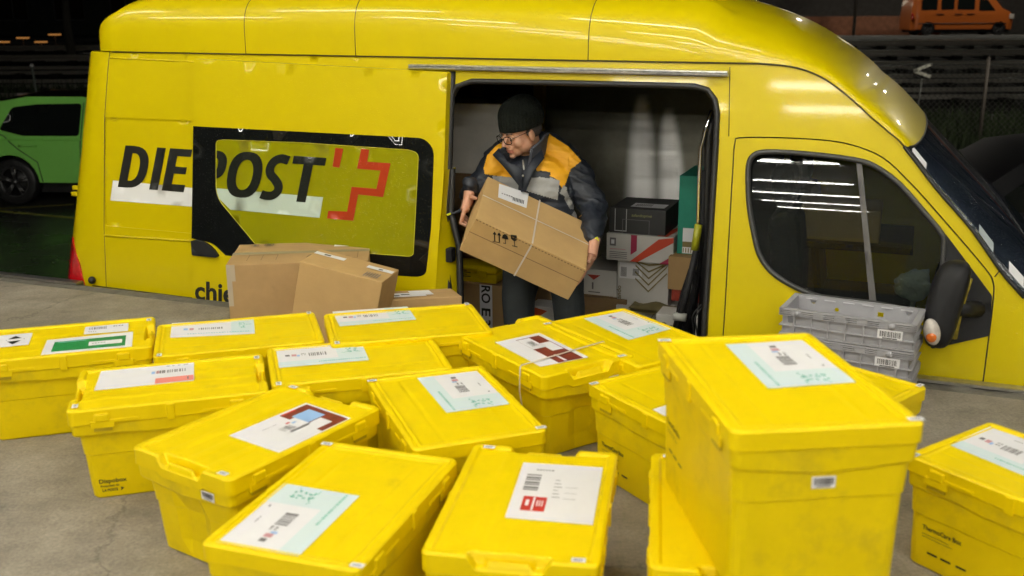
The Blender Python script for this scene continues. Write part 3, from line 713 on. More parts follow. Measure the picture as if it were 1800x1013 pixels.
# --- rear lamp, bump stop, hinge, fuel flap
mb = MB(); tl = SP([(124, 418), (128, 420), (136, 445), (150, 503), (134, 504), (128, 470)])
tl = [(x0s-.02, tl[0][1]), (onlean(129, 421)[0], tl[1][1]), onlean(137, 447), onlean(151, 506), (onlean(151, 506)[0]-.03, -.3), (x0s-.03, -.3)]
panel(mb, tl, [], S(.008), step=.03, thick=.03, tdir=IN)
mr_ = mat('red_lamp_lens', (.5, .008, .012), .12, var=.3, vscale=50, coat=1)
vbuild(mb, 'rear_lamp', mr_)
mb = MB(); k_ = onlean(161, 493, .02); mb.sphere(V(k_[0], LEAN*k_[1]-.018, k_[1]), (.022, .02, .022), 0, 16, Matrix.Rotation(YAW, 4, 'Z')); vbuild(mb, 'rubber_stop', BLACK)
for yy in (336, 347):
    k_ = onlean(124, yy); mb = MB(); mb.box(-.05, .03, -.012, .012, -.012, .012, Matrix.Translation(S(-.01)(k_[0], k_[1])) @ Matrix.Rotation(YAW, 4, 'Z'), bev=.003); vbuild(mb, 'door_hinge', VANY)
# --- inside: metal lining, ribs, floor, bulkhead
sa = SR+.1; sb = OPEN[-1][0]+.06
mb = MB()
def linP(i, j):
    s = lerp(sa, sb, i/320); z = lerp(-.55, 1.27, j/48)
    wv = 1.80-.14*max(0, 1.2-z)  # lining leaned back at the top so its bright streaks catch the lamps
    wv += .006*noise.noise(Vector((s*3, z*1.5, 0)))
    return V(s, wv, z)
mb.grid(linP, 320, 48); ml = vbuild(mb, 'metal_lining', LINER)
# two bright columns: reflected lamp streaks put into the lining's colour and finish
at = ml.data.attributes.new('light_streak', 'FLOAT', 'POINT')
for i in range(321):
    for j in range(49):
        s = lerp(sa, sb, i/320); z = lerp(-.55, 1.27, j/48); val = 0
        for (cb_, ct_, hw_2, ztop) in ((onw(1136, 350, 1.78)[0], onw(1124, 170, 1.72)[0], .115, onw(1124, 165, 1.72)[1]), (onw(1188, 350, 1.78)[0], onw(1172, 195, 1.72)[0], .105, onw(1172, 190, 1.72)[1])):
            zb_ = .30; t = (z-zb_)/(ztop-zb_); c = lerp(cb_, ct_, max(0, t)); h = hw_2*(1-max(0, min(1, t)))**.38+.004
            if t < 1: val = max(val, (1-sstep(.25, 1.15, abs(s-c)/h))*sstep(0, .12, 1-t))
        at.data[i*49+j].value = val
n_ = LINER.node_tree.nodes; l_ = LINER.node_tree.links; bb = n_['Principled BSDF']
an = n_.new('ShaderNodeAttribute'); an.attribute_name = 'light_streak'
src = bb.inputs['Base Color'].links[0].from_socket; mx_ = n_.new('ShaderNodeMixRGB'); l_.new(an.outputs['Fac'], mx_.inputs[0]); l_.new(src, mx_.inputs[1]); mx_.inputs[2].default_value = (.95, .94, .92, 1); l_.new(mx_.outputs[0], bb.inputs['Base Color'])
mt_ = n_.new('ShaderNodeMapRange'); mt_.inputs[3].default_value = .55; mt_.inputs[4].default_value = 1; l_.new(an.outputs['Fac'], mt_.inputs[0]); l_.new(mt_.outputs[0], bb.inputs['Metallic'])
tcx = n_.new('ShaderNodeTexCoord'); mpx = n_.new('ShaderNodeMapping'); mpx.inputs['Scale'].default_value = (2, 2, 300); nzx = n_.new('ShaderNodeTexNoise'); nzx.inputs['Scale'].default_value = 1; nzx.inputs['Detail'].default_value = 2
bpx = n_.new('ShaderNodeBump'); bpx.inputs['Distance'].default_value = .006; mu_ = n_.new('ShaderNodeMath'); mu_.operation = 'MULTIPLY'; mu_.inputs[1].default_value = .45; l_.new(an.outputs['Fac'], mu_.inputs[0]); l_.new(mu_.outputs[0], bpx.inputs['Strength'])
l_.new(tcx.outputs['Object'], mpx.inputs[0]); l_.new(mpx.outputs[0], nzx.inputs['Vector']); l_.new(nzx.outputs['Fac'], bpx.inputs['Height']); old = bb.inputs['Normal'].links[0].from_socket; l_.new(old, bpx.inputs['Normal']); l_.new(bpx.outputs[0], bb.inputs['Normal'])
POL = bpy.data.materials.new('polished_brushed_metal'); POL.use_nodes = True; n_2 = POL.node_tree.nodes; l_2 = POL.node_tree.links; b_2 = n_2['Principled BSDF']
b_2.inputs['Base Color'].default_value = (.7, .69, .66, 1); b_2.inputs['Metallic'].default_value = 1; b_2.inputs['Roughness'].default_value = .16
tcx = n_2.new('ShaderNodeTexCoord'); mpx = n_2.new('ShaderNodeMapping'); mpx.inputs['Scale'].default_value = (4, 4, 420); nzx = n_2.new('ShaderNodeTexNoise'); nzx.inputs['Scale'].default_value = 1; nzx.inputs['Detail'].default_value = 2
bpx = n_2.new('ShaderNodeBump'); bpx.inputs['Strength'].default_value = 1; bpx.inputs['Distance'].default_value = .004
l_2.new(tcx.outputs['Object'], mpx.inputs[0]); l_2.new(mpx.outputs[0], nzx.inputs['Vector']); l_2.new(nzx.outputs['Fac'], bpx.inputs['Height']); l_2.new(bpx.outputs[0], b_2.inputs['Normal'])
for (xa, xb, xt, yt) in ():
    (s0_, zb_), (s1_, _), (st_, zt_) = onw(xa, 352, 1.74), onw(xb, 352, 1.74), onw(xt, yt, 1.70)
    mb = MB()
    def ribP(i, j):
        t = i/24; zz = lerp(zb_-.25, zt_, t); wdt = (1-max(0, t-.3)/.7)**.8; c = lerp((s0_+s1_)/2, st_, t); x = (j/10*2-1)
        return V(c+x*(s1_-s0_)/2*max(.03, wdt), 1.79-.06*max(0, zz-.6)-.022*(1-x*x), zz)
    mb.grid(ribP, 24, 10); vbuild(mb, 'polished_rib', POL)
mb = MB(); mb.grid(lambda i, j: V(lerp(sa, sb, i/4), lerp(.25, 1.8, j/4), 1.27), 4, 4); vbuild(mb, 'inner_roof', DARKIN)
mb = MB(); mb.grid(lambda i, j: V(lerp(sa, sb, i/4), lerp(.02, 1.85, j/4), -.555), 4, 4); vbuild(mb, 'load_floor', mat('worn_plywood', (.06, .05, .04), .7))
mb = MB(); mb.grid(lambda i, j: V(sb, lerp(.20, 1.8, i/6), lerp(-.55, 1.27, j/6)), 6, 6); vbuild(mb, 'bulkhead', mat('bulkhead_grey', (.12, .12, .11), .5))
mb = MB()
for px in (835, 945):
    s = onw(px, 200, 1.7)[0]; mb.box(-.035, .035, -.03, .03, -.55, 1.25, Matrix.Translation(V(s, 1.74, 0)) @ Matrix.Rotation(YAW, 4, 'Z'), bev=.008)
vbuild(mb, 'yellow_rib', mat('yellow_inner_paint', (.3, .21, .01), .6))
mb = MB(); s = onw(880, 160, 1.2)[0]
mb.box(-.6, .55, -.06, .06, -.10, .07, Matrix.Translation(V(s-.3, 1.5, 1.16)) @ Matrix.Rotation(YAW, 4, 'Z'), bev=.01)
vbuild(mb, 'roof_rack_beam', mat('dark_wood', (.035, .025, .015), .7, var=.3))
# cab interior
cabs = sb+.1
mb = MB()
for wv in (.45, 1.15):
    M_ = Matrix.Translation(V(cabs+.25, wv, 0)) @ Matrix.Rotation(YAW, 4, 'Z')
    mb.box(-.12, .02, -.23, .23, .02, .62, M_ @ Matrix.Rotation(R(-8), 4, 'Y'), bev=.05); mb.box(-.05, .45, -.25, .25, -.12, .05, M_, bev=.05); mb.box(-.1, .0, -.13, .13, .63, .82, M_ @ Matrix.Rotation(R(-8), 4, 'Y'), bev=.04)
vbuild(mb, 'seat', mat('seat_cloth', (.02, .02, .022), .9))
mb = MB(); mb.box(0, .45, -.85, .85, -.1, .22, Matrix.Translation(V(cabs+1.0, 1.02, 0)) @ Matrix.Rotation(YAW, 4, 'Z'), bev=.06); vbuild(mb, 'dashboard', DARKP)
mb = MB(); c_ = V(cabs+.9, 1.4, .28); mb.tube([c_+Matrix.Rotation(YAW, 3, 'Z') @ Vector((.08*math.sin(t), .19*math.cos(t), .17*math.sin(t))) for t in [2*math.pi*k/24 for k in range(24)]], .014, 8, closed=True); vbuild(mb, 'steering_wheel', DARKP)
mb = MB(); mb.grid(lambda i, j: V(lerp(sb+.02, sF+.3, i/3), lerp(.05, 1.95, j/3), -.4), 3, 3); vbuild(mb, 'cab_floor', DARKIN)
mb = MB(); mb.grid(lambda i, j: V(sb+.03, lerp(.2, 1.85, i/3), lerp(-.5, 1.2, j/3)), 3, 3); vbuild(mb, 'cab_rear_wall', DARKIN)
mb = MB(); mb.grid(lambda i, j: V(lerp(sb, sv1-.05, i/6), lerp(.25, 1.8, j/3), 1.05-.12*max(0, i-3)/3), 6, 3); vbuild(mb, 'cab_headlining', mat('headlining', (.3, .29, .27), .8))
#PART3
# ------------------------------------------------------------------ YELLOW LIDDED BOXES
BH, TOP = .315, .315
def rr(x, y, hx, hy, r):         # pull a point of the rectangle into rounded corners
    ax, ay = abs(x), abs(y)
    if ax > hx-r and ay > hy-r:
        dx, dy = ax-(hx-r), ay-(hy-r); m = max(dx, dy); L = math.hypot(dx, dy)
        if L > 0: k = m/L; ax, ay = hx-r+dx*k, hy-r+dy*k
    return math.copysign(ax, x), math.copysign(ay, y)
def ring(hx, hy, r, n=6):
    out = []
    for q, (cx_, cy_) in enumerate(((hx-r, hy-r), (-hx+r, hy-r), (-hx+r, -hy+r), (hx-r, -hy+r))):
        for k in range(n+1):
            t = math.pi/2*(q+k/n); out.append((cx_+r*math.cos(t), cy_+r*math.sin(t)))
    return out
def lid_h(x, y, kind):
    dx, dy = .3-abs(x), .2-abs(y); e = min(dx, dy)
    h = -.005*(1-sstep(0, .006, e))
    h -= .0065*sstep(.020, .027, e) if kind == 'grip' else .0055*sstep(.016, .021, e)-.002*(sstep(.024, .027, e)-sstep(.031, .034, e))
    if kind == 'grip':
        if e > .03:
            for yy in (-.085, 0, .085): h += .0012*(1-sstep(.0, .006, abs(y-yy)-.012))
        wy = 1-sstep(.072, .098, abs(y))
        h -= wy*.030*(1-sstep(.022, .034, dx))
        h += wy*.016*(sstep(.004, .008, dx)-sstep(.014, .018, dx))*(1-sstep(.045, .055, abs(y)))
        h -= .03*(sstep(.014, .018, dx)-sstep(.028, .032, dx))*(1-sstep(.05, .056, abs(y)))
    else:
        if e > .04:
            for yy in (-.10, .10): h -= .0010*(1-sstep(.0, .004, abs(y-yy)-.004))
    return h
def make_lid(kind):
    ed = [0, .002, .005, .008, .012, .0145, .016, .018, .020, .022, .0245, .027, .030, .032, .034, .042, .06, .09]
    xs_ = [-.3+e for e in ed]+[-.15, -.08, 0, .08, .15]+[.3-e for e in reversed(ed)]
    ys_ = [-.2+e for e in ed[:-1]]+[-.135+.0045*i for i in range(61)]+[.2-e for e in reversed(ed[:-1])]
    mb = MB(); nx, ny = len(xs_)-1, len(ys_)-1
    def P(i, j):
        x, y = rr(xs_[i], ys_[j], .3, .2, .022); return (x, y, lid_h(xs_[i], ys_[j], kind))
    mb.grid(P, nx, ny)
    # skirt hanging from the outline
    loop = [P(i, 0) for i in range(nx+1)]+[P(nx, j) for j in range(1, ny+1)]+[P(i, ny) for i in range(nx-1, -1, -1)]+[P(0, j) for j in range(ny-1, 0, -1)]
    n = len(loop); sk = .052 if kind == 'grip' else .046
    def low(p, z, k=0.):
        f = lambda a, h: a-math.copysign(k, a) if abs(a) > h*.9 else a
        zz = z
        if kind == 'grip' and abs(p[0]) > .28: zz = z-.012*(1-sstep(.07, .1, abs(p[1])))
        return (f(p[0], .3), f(p[1], .2), zz)
    L2 = [low(p, -.0+min(-.008, p[2]-.003)) for p in loop]; L3 = [low(p, -sk+.003, 0) for p in loop]; L4 = [low(p, -sk, .004) for p in loop]; L5 = [low(p, -sk, .02) for p in loop]
    vs = loop+L2+L3+L4+L5
    for a in range(4):
        mb.add(vs[a*n:(a+2)*n], [[k, n+k, n+(k+1) % n, (k+1) % n] for k in range(n)], 0, True)
    # small pressed ribs of the skirt
    for sy in (-1, 1):
        mb.box(-.012, .012, sy*.2-.004, sy*.2+.004, -sk-.006, -.006, None, 0, .002)
        for sx in (-1, 1):
            mb.box(sx*.15-.055, sx*.15+.055, sy*.2-.0025, sy*.2+.0025, -sk+.006, -sk+.016, None, 0, .001)
    return mb.mesh('lid', BOXY)
def make_body(kind, BH=BH):
    mb = MB(); z0 = -.046 if kind != 'grip' else -.052
    secs = [(z0+.004, .012), (z0-.001, .005), (-.082, .007), (-.088, .010), (-.0885, .024), (-.16, .029), (-.163, .032), (-.26, .038), (-BH+.005, .042), (-BH, .047)]
    if kind != 'grip': secs = [(z, {.024: .013, .029: .015, .032: .018, .038: .020, .042: .022, .047: .027}.get(i_, i_)) for z, i_ in secs]
    rs = [.018, .02, .02, .02, .025, .03, .03, .03, .03, .025]
    rings = []
    for (z, ins), r in zip(secs, rs):
        q = ring(.3-ins, .2-ins, r, 4); out = []
        # more points along the straight sides so that the edge can dip
        L = []
        for k in range(len(q)):
            a, b = q[k], q[(k+1) % len(q)]; m = 8 if math.hypot(b[0]-a[0], b[1]-a[1]) > .1 else 1
            L += [(a[0]+(b[0]-a[0])*t/m, a[1]+(b[1]-a[1])*t/m) for t in range(m)]
        for x, y in L:
            zz = z
            if z in (-.082, -.088, -.0885) and abs(x) > .27: zz -= .016*max(0, 1-abs(y)/.19)
            if z in (-.082, -.088, -.0885) and abs(y) > .17: zz -= .006*(1-sstep(.11, .14, abs(x)))
            xx = x
            if kind == 'grip' and z < -.1 and abs(x) > .22 and z > -.3: xx = x-math.copysign(.012*(1-sstep(.05, .06, abs(y))), x)
            if z == -BH and kind == 'grip' and abs(x) > .2: zz += .012*(1-sstep(.03, .05, abs(y)))
            out.append((xx, y, zz))
        rings.append(out)
    n = len(rings[0])
    vs = [p for r_ in rings for p in r_]
    for i in range(len(rings)-1):
        mb.add(rings[i]+rings[i+1], [[k, n+k, n+(k+1) % n, (k+1) % n] for k in range(n)], 0, False)
    mb.add(rings[-1], [list(range(n))[::-1]])
    mb.add(rings[0], [list(range(n))])
    return mb.mesh('body', BOXB)
def make_latch():
    mb = MB(); mb.box(-.022, .022, -.006, .007, -.014, .014, None, 0, .005); mb.box(-.034, .034, -.003, .003, -.034, -.010, None, 0, .002)
    return mb.mesh('latch', BOXY)
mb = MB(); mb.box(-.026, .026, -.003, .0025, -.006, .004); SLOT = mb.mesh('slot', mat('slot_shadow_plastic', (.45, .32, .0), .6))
mb = MB(); mb.box(-.05, .05, -.0012, .0012, 0, .03, None, 0, .001); RIDGE = mb.mesh('ridge', BOXY)
LATCH = make_latch()
HT = .372
LID = {k: make_lid(k) for k in ('grip', 'plain')}; BODY = {k: make_body(k) for k in ('grip', 'plain')}; BODY['tall'] = make_body('plain', HT); LID['tall'] = LID['plain']
mb = MB(); mb.add([(-.016, -.009, 0), (.016, -.009, 0), (.016, .009, 0), (-.016, .009, 0)], [[0, 1, 2, 3]], 0)
for k in range(5): x = -.009+k*.0042; mb.add([(x, -.004, .0004), (x+.0022, -.004, .0004), (x+.0022, .005, .0004), (x, .005, .0004)], [[0, 1, 2, 3]], 1)
CSTK = mb.mesh('corner_sticker', [PAPER, PRINTG])
def barcode_mesh(w_, h_, name='barcode_label', seed=1, bar=PRINTK):
    rn = random.Random(seed); mb = MB(); mb.add([(-w_/2, 0, -h_/2), (w_/2, 0, -h_/2), (w_/2, 0, h_/2), (-w_/2, 0, h_/2)], [[0, 1, 2, 3]], 0)
    x = -w_*.4
    while x < w_*.4:
        b = rn.choice((.012, .02, .03))*w_; mb.add([(x, -.0006, -h_*.22), (x+b, -.0006, -h_*.22), (x+b, -.0006, h_*.34), (x, -.0006, h_*.34)], [[0, 1, 2, 3]], 1); x += b+rn.choice((.015, .03))*w_
    mb.add([(-w_*.3, -.0006, -h_*.38), (w_*.3, -.0006, -h_*.38), (w_*.3, -.0006, -h_*.3), (-w_*.3, -.0006, -h_*.3)], [[0, 1, 2, 3]], 1)
    return mb.mesh(name, [PAPER, bar])
BARC = barcode_mesh(.05, .026)
def inst(me, name, parent, loc=(0, 0, 0), rz=0., label=None):
    o = bpy.data.objects.new(name, me); COL.objects.link(o); o.parent = parent; o.location = loc; o.rotation_euler = (0, 0, rz)
    if label: o['label'] = label
    return o
def lid_text(parent, kind, side):
    """printing low on one long side of the body"""
    mb = MB(); yy = -.2+.0385
    def fn(x, z):
        ins = .032+(z+.163)/(-.26+.163)*.006 if z > -.26 else .038+(z+.26)/(-.05)*.004
        if kind != 'grip': ins -= .0155 if z > -.26 else .018
        return ((x, -(.2-ins)-.0012, z) if side < 0 else (-x, (.2-ins)+.0012, z))
    def tx(t, x, z, w_, h_, b=.02): textquad(mb, t, (x, z), (w_, 0), (0, h_), fn, b)
    if kind == 'grip':
        tx('Dispobox', -.235, -.262, .082, .014); tx('Propriété de', -.232, -.276, .055, .007); tx('LA POSTE', -.228, -.292, .046, .009, .03)
        mb.add([fn(*p) for p in ((-.175, -.28), (-.163, -.285), (-.175, -.295), (-.172, -.287))], [[0, 1, 2, 3]])
    else:
        tx('ThermoCare Box', -.235, -.20, .115, .014)
        for k in range(4): mb.add([fn(-.235, -.213-k*.008), fn(-.155+.01*(k % 2), -.213-k*.008), fn(-.155+.01*(k % 2), -.2145-k*.008), fn(-.235, -.2145-k*.008)], [[0, 3, 2, 1]])
        for x in (-.215, -.175, -.13): mb.add([fn(x, -.262), fn(x+.03, -.262), fn(x+.03, -.268), fn(x, -.268)], [[0, 3, 2, 1]])
    return mb.build('printed_text', PRINTK, parent)
def lid_label(box, z, quad, style, seed=1, dz=0.):
    """paper label lying on the lid; quad = photo corners of its content TL,TR,BR,BL"""
    Mi = box.matrix_basis.inverted(); zz = z-.0055+dz
    C = [Mi @ onz(x, y, zz+.0012) for x, y in quad]
    rn = random.Random(seed); mb = MB(); mats = [PAPER, MINT, TEAL, PRINTG, PINK, SALM, GREENP, BROWNP, BLUEP, PRINTK, PRINTR]
    def P(u, v, h=0):
        a = C[0].lerp(C[1], u); b = C[3].lerp(C[2], u); q = a.lerp(b, v); return (q.x, q.y, q.z+h)
    def rect(u0, v0, u1, v1, mi, h=1): mb.add([P(u0, v0, h*.0004), P(u0, v1, h*.0004), P(u1, v1, h*.0004), P(u1, v0, h*.0004)], [[0, 1, 2, 3]], mi)
    def lineu(u0, v0, u1, n, mi, hh=.02):
        u = u0
        for k in range(n):
            du = (u1-u0)/n; rect(u, v0, u+du*rn.uniform(.4, .8), v0+hh, mi, 2); u += du
    # slightly curled sheet
    def bars(u0, v0, u1, v1, n, mi=3):
        for k in range(n):
            a = u0+(u1-u0)*(k+rn.random()*.3)/n; rect(a, v0, a+(u1-u0)/n*rn.uniform(.3, .7), v1, mi, 2)
    mb.grid(lambda i, j: P(i/8, j/6, 0), 8, 6, 0)
    if style == 'mint':
        rect(0, .74, 1, 1, 1); rect(.68, 0, 1, .74, 1)
        bars(.36, .40, .56, .56, 9, 3); rect(.17, .42, .225, .52, 4, 2); rect(.23, .46, .26, .54, 8, 2); rect(.10, .42, .15, .50, 3, 2)
        lineu(.28, .40, .34, 3, 3, .03); lineu(.28, .46, .34, 2, 3, .03); lineu(.35, .16, .45, 4, 3, .015); rect(.6, .12, .63, .14, 3, 2)
        lineu(.45, .84, .98, 22, 2, .035)
        for t in range(26):                                # loose drawing in green line
            a = t*.9; u = .84+.055*math.cos(a)*(1+.25*math.sin(t)); v = .36+.13*math.sin(a*1.3); rect(u, v, u+.022, v+.028, 2, 2)
        for t in range(9): rect(.73+.013*t, .50+.02*math.sin(t), .742+.013*t, .515+.02*math.sin(t), 2, 2)
        for t in range(7): rect(.89+.012*t, .30-.008*t, .90+.012*t, .312-.008*t, 2, 2); rect(.90+.01*t, .52, .908+.01*t, .533, 2, 2)
    elif style == 'minttop':
        rect(.72, 0, 1, .9, 1); lineu(.2, .80, .95, 24, 2, .03)
        bars(.33, .46, .62, .58, 12, 3); rect(.22, .44, .27, .58, 4, 2); rect(.15, .44, .2, .56, 8, 2)
        for t in range(16): a = t*.9; rect(.84+.03*math.cos(a), .4+.16*math.sin(a*1.3), .86+.03*math.cos(a), .43+.16*math.sin(a*1.3), 2, 2)
        lineu(.9, .36, .98, 4, 2, .03)
    elif style == 'brown':
        rect(.60, .06, .97, .93, 7); rect(.30, .28, .66, .62, 0, 2); rect(.40, .58, .82, .82, 0, 2); rect(.66, .22, .90, .56, 8, 2); rect(.62, .06, .80, .1, 10, 2)
        bars(.36, .40, .52, .54, 8); rect(.50, .33, .55, .37, 10, 3); rect(.55, .38, .6, .42, 8, 3); lineu(.26, .25, .45, 6, 3, .01)
    elif style == 'brown2':
        rect(.08, .10, .99, .62, 7); rect(.10, .34, .47, .62, 0, 2); rect(.33, .12, .62, .36, 0, 2); bars(.22, .40, .38, .54, 8); rect(.74, .42, .97, .47, 0, 2)
    elif style == 'green':
        rect(.10, .20, .92, .84, 6); rect(.50, .42, .88, .66, 0, 2); lineu(.54, .5, .7, 5, 3, .05); rect(.14, .25, .46, .30, 2, 2)
    elif style == 'plainred':
        bars(.60, .36, .92, .50, 12); rect(.55, .38, .585, .5, 8, 2); rect(.6, .36, .63, .5, 4, 2); rect(.60, .72, .995, .97, 5); lineu(.7, .16, .95, 4, 3, .02)
        rect(.93, .78, .945, .9, 3, 2)
    elif style == 'stamp':
        for k in range(7): rect(.10, .22+k*.045, .28, .22+k*.045+.022+.012*(k % 2), 3)
        lineu(.2, .12, .42, 6, 3, .02); rect(.14, .62, .42, .86, 10); rect(.18, .68, .22, .78, 0, 2); rect(.26, .63, .285, .85, 0, 2); lineu(.31, .68, .4, 3, 0, .1)
        for k in range(6): rect(.46, .3+k*.06, .52+.02*(k % 3), .31+k*.06, 3)
        for k in range(3): rect(.6, .42+k*.1, .75, .425+k*.1, 3)
    elif style == 'diamond':
        mb.add([P(.30, .42, .001), P(.5, .18, .001), P(.72, .40, .001)], [[0, 1, 2]], 9); mb.add([P(.30, .60, .001), P(.72, .58, .001), P(.5, .86, .001)], [[0, 2, 1]], 9); rect(.25, .45, .28, .5, 3); rect(.78, .45, .81, .5, 3)
    elif style == 'small':
        bars(.1, .2, .5, .5, 12); lineu(.65, .2, .9, 4, 3, .1); lineu(.1, .7, .3, 4, 3, .06)
    elif style == 'tag':
        lineu(.1, .45, .9, 8, 3, .12)
    mb.build('paper_label', mats, box)
def make_box(name, x, y, yaw, ztop, kind, label, labels=(), text=0, seed=1):
    BH = HT if kind == 'tall' else .315
    e = empty(name, (x, y, ztop-BH), yaw, label, 'box', 'yellow lidded delivery boxes on the dock')
    inst(BODY[kind], 'body', e, (0, 0, BH)); lid = inst(LID[kind], 'lid', e, (0, 0, BH))
    for sy in (-1, 1):
        for sx in (-1, 1):
            inst(LATCH, 'latch', lid, (sx*.2, sy*.2, -.028), 0 if sy < 0 else math.pi)
            inst(SLOT, 'slot', e, (sx*.2, sy*(.2-.003), BH-.066), 0 if sy < 0 else math.pi)
    for (cx_, cy_) in ((-.278, -.186), (.278, .186)):
        if kind == 'grip': cy_ *= .82
        inst(CSTK, 'corner_sticker', e, (cx_, cy_, BH+.001), R(90))
    inst(BARC, 'barcode_label', e, (.3-.005+.0012, -.105, BH-.071), R(90)); inst(BARC, 'barcode_label', e, (-.3+.005-.0012, -.105, BH-.071), R(-90)) if kind == 'grip' else inst(BARC, 'barcode_label', e, (-.3+.0125, 0, BH-.123), R(-90))
    if text: t = lid_text(e, kind, text); t.location = (0, 0, BH)
    for i, (quad, st, *dz) in enumerate(labels): lid_label(e, ztop, quad, st, seed+i, dz[0] if dz else 0.)
    return e
B_ = lambda *a, **k: make_box('delivery_box', *a, **k)
JZ = TOP+HT-.007; k_ = (CAM_H-JZ)/(CAM_H-.658); JP = Vector((.611*k_, 2.194*k_))
def fromcorner(corner, yaw, ix, iy):     # centre of a box whose lid corner (ix,iy = +-1) is known
    return corner-Vector((math.cos(yaw)*.3*ix-math.sin(yaw)*.2*iy, math.sin(yaw)*.3*ix+math.cos(yaw)*.2*iy, 0))
# yaw: direction of the 60 cm side
ca = fromcorner(onz(267, 609, TOP), R(17.2), 1, -1)
B_(ca.x, ca.y, R(17.2), TOP, 'grip', 'yellow lidded box with green-and-white label, at the left edge beside the kerb', [([(83, 598), (234, 583), (232, 611), (71, 625)], 'green'), ([(150, 575), (226, 568), (225, 582), (147, 588)], 'small'), ([(0, 590), (58, 585), (50, 606), (-9, 612)], 'diamond')], seed=3)
B_(-1.119, 3.11, R(16.33), TOP, 'grip', 'yellow lidded box printed Dispobox with salmon-striped white label on its lid', [([(179, 650), (341, 634), (341, 669), (165, 687)], 'plainred')], text=-1, seed=5)
B_(-1.032, 3.623, R(16.39), TOP, 'plain', 'yellow lidded box with curled paper label, in front of the large cardboard box', [([(302, 568), (446, 560), (448, 587), (299, 594)], 'minttop')], seed=7)
B_(-.409, 3.705, R(14.16), TOP+.012, 'plain', 'yellow lidded box nearest the sliding door, just left of the man\'s legs', [([(584, 548), (716, 539), (732, 562), (597, 574)], 'mint')], seed=9)
B_(-.542, 3.327, R(15.75), TOP, 'plain', 'yellow lidded box with mint label, in the middle of the left group', [([(482, 612), (634, 600), (649, 633), (490, 647)], 'mint')], seed=11)
B_(-.189, 2.899, R(20.15)+math.pi/2, TOP, 'plain', 'yellow lidded box with mint label, between the string-tied box and the brown-labelled box', [([(838, 652), (898, 710), (785, 726), (733, 665)], 'mint')], seed=13)
B_(-.731, 2.725, R(56.6), TOP, 'grip', 'yellow lidded box with brown-and-red printed label and an open grip at its near end', [([(402, 766), (538, 708), (622, 737), (493, 797)], 'brown')], seed=15)
B_(-.429, 2.272, R(71.74), TOP, 'plain', 'yellow lidded box in the foreground with large mint label, left of the red-stamped one', [([(380, 952), (500, 850), (632, 872), (525, 978)], 'mint')], seed=17)
B_(.039, 2.266, R(-9.7)+math.pi/2, TOP, 'grip', 'yellow lidded box in the foreground with a red stamp on its white label', [([(920, 813), (1060, 822), (1042, 923), (887, 910)], 'stamp')], seed=19)
KZ = .358
kyaw = math.atan2(onz(1145, 795, KZ-.03).y-onz(1141, 1003, KZ-.03).y, onz(1145, 795, KZ-.03).x-onz(1141, 1003, KZ-.03).x)
ck = fromcorner(onz(1145, 795, TOP), kyaw, 1, 1)
B_(ck.x, ck.y, kyaw, TOP, 'grip', 'yellow lidded box underneath the topmost box, most of it hidden', [], seed=21)
B_(JP.x, JP.y, R(6.04)+math.pi/2, JZ, 'tall', 'yellow lidded box stacked on top of another, tallest in the foreground', [([(1410, 598), (1505, 672), (1350, 683), (1275, 606)], 'mint')], text=1, seed=23)
B_(.103, 3.48, R(33.2)+math.pi/2, TOP-.0, 'grip', 'yellow lidded box tied with white string over a dark brown label', [([(948, 585), (1035, 628), (950, 645), (870, 602)], 'brown2')], seed=25)
B_(.440, 3.576, R(31.3)+math.pi/2, TOP, 'plain', 'yellow lidded box with mint label, right in front of the folded trolley', [([(1095, 546), (1186, 577), (1105, 598), (1025, 560)], 'mint')], seed=27)
lyaw = math.atan2(onz(1031, 672, TOP).y-onz(1175, 745, TOP).y, onz(1031, 672, TOP).x-onz(1175, 745, TOP).x)
cl_ = fromcorner(onz(1031, 672, TOP), lyaw, 1, 1)
B_(cl_.x, cl_.y, lyaw, TOP, 'plain', 'yellow lidded box half hidden behind the left side of the topmost box', [([(1210, 700), (1260, 740), (1178, 736), (1146, 720)], 'tag')], text=1, seed=29)
oy = math.atan2(onz(1499, 643, TOP).y-onz(1631, 679, TOP).y, onz(1499, 643, TOP).x-onz(1631, 679, TOP).x)
co = fromcorner(onz(1632, 679, TOP), oy, -1, -1)
B_(co.x, co.y, oy, TOP, 'plain', 'yellow lidded box in front of the grey crates, only its right corner showing', [], seed=31)
py_ = math.atan2(onz(1598, 812, TOP).y-onz(1800, 912, TOP).y, onz(1598, 812, TOP).x-onz(1800, 912, TOP).x)
py_ = R(124)
# the box is placed by its rear right lid corner
cpp = fromcorner(onz(1739, 740, TOP), py_, 1, -1)
B_(cpp.x, cpp.y, py_, TOP, 'plain', 'yellow lidded box at the right edge with ThermoCare Box printed on its side', [([(1740, 750), (1905, 808), (1832, 850), (1668, 782)], 'mint')], text=1, seed=33)
# string round the tied box
sb_ = [o for o in COL.objects if o.get('label', '').startswith('yellow lidded box tied')][0]
MS = sb_.matrix_basis; k = .235-.3
mb = MB(); yy = MS.inverted() @ onz(865, 655, TOP); x_ = yy.x; x2 = (MS.inverted() @ onz(1020, 610, TOP)).x
mb.tube([MS @ Vector((lerp(x_, x2, t), y, z)) for t, y, z in ((0, .168, BH-.31), (0, .2035, BH-.09), (0, .2025, BH-.05), (0, .201, BH-.004), (.02, .196, BH+.0015), (.5, 0, BH+.0015), (.98, -.196, BH+.0015), (1, -.2015, BH-.004), (1, -.2035, BH-.05), (1, -.2035, BH-.09), (1, -.168, BH-.31))], .0028, 6)
tag(mb.build('string', STRAP), 'white string tied across the lid of the brown-labelled box', 'string')

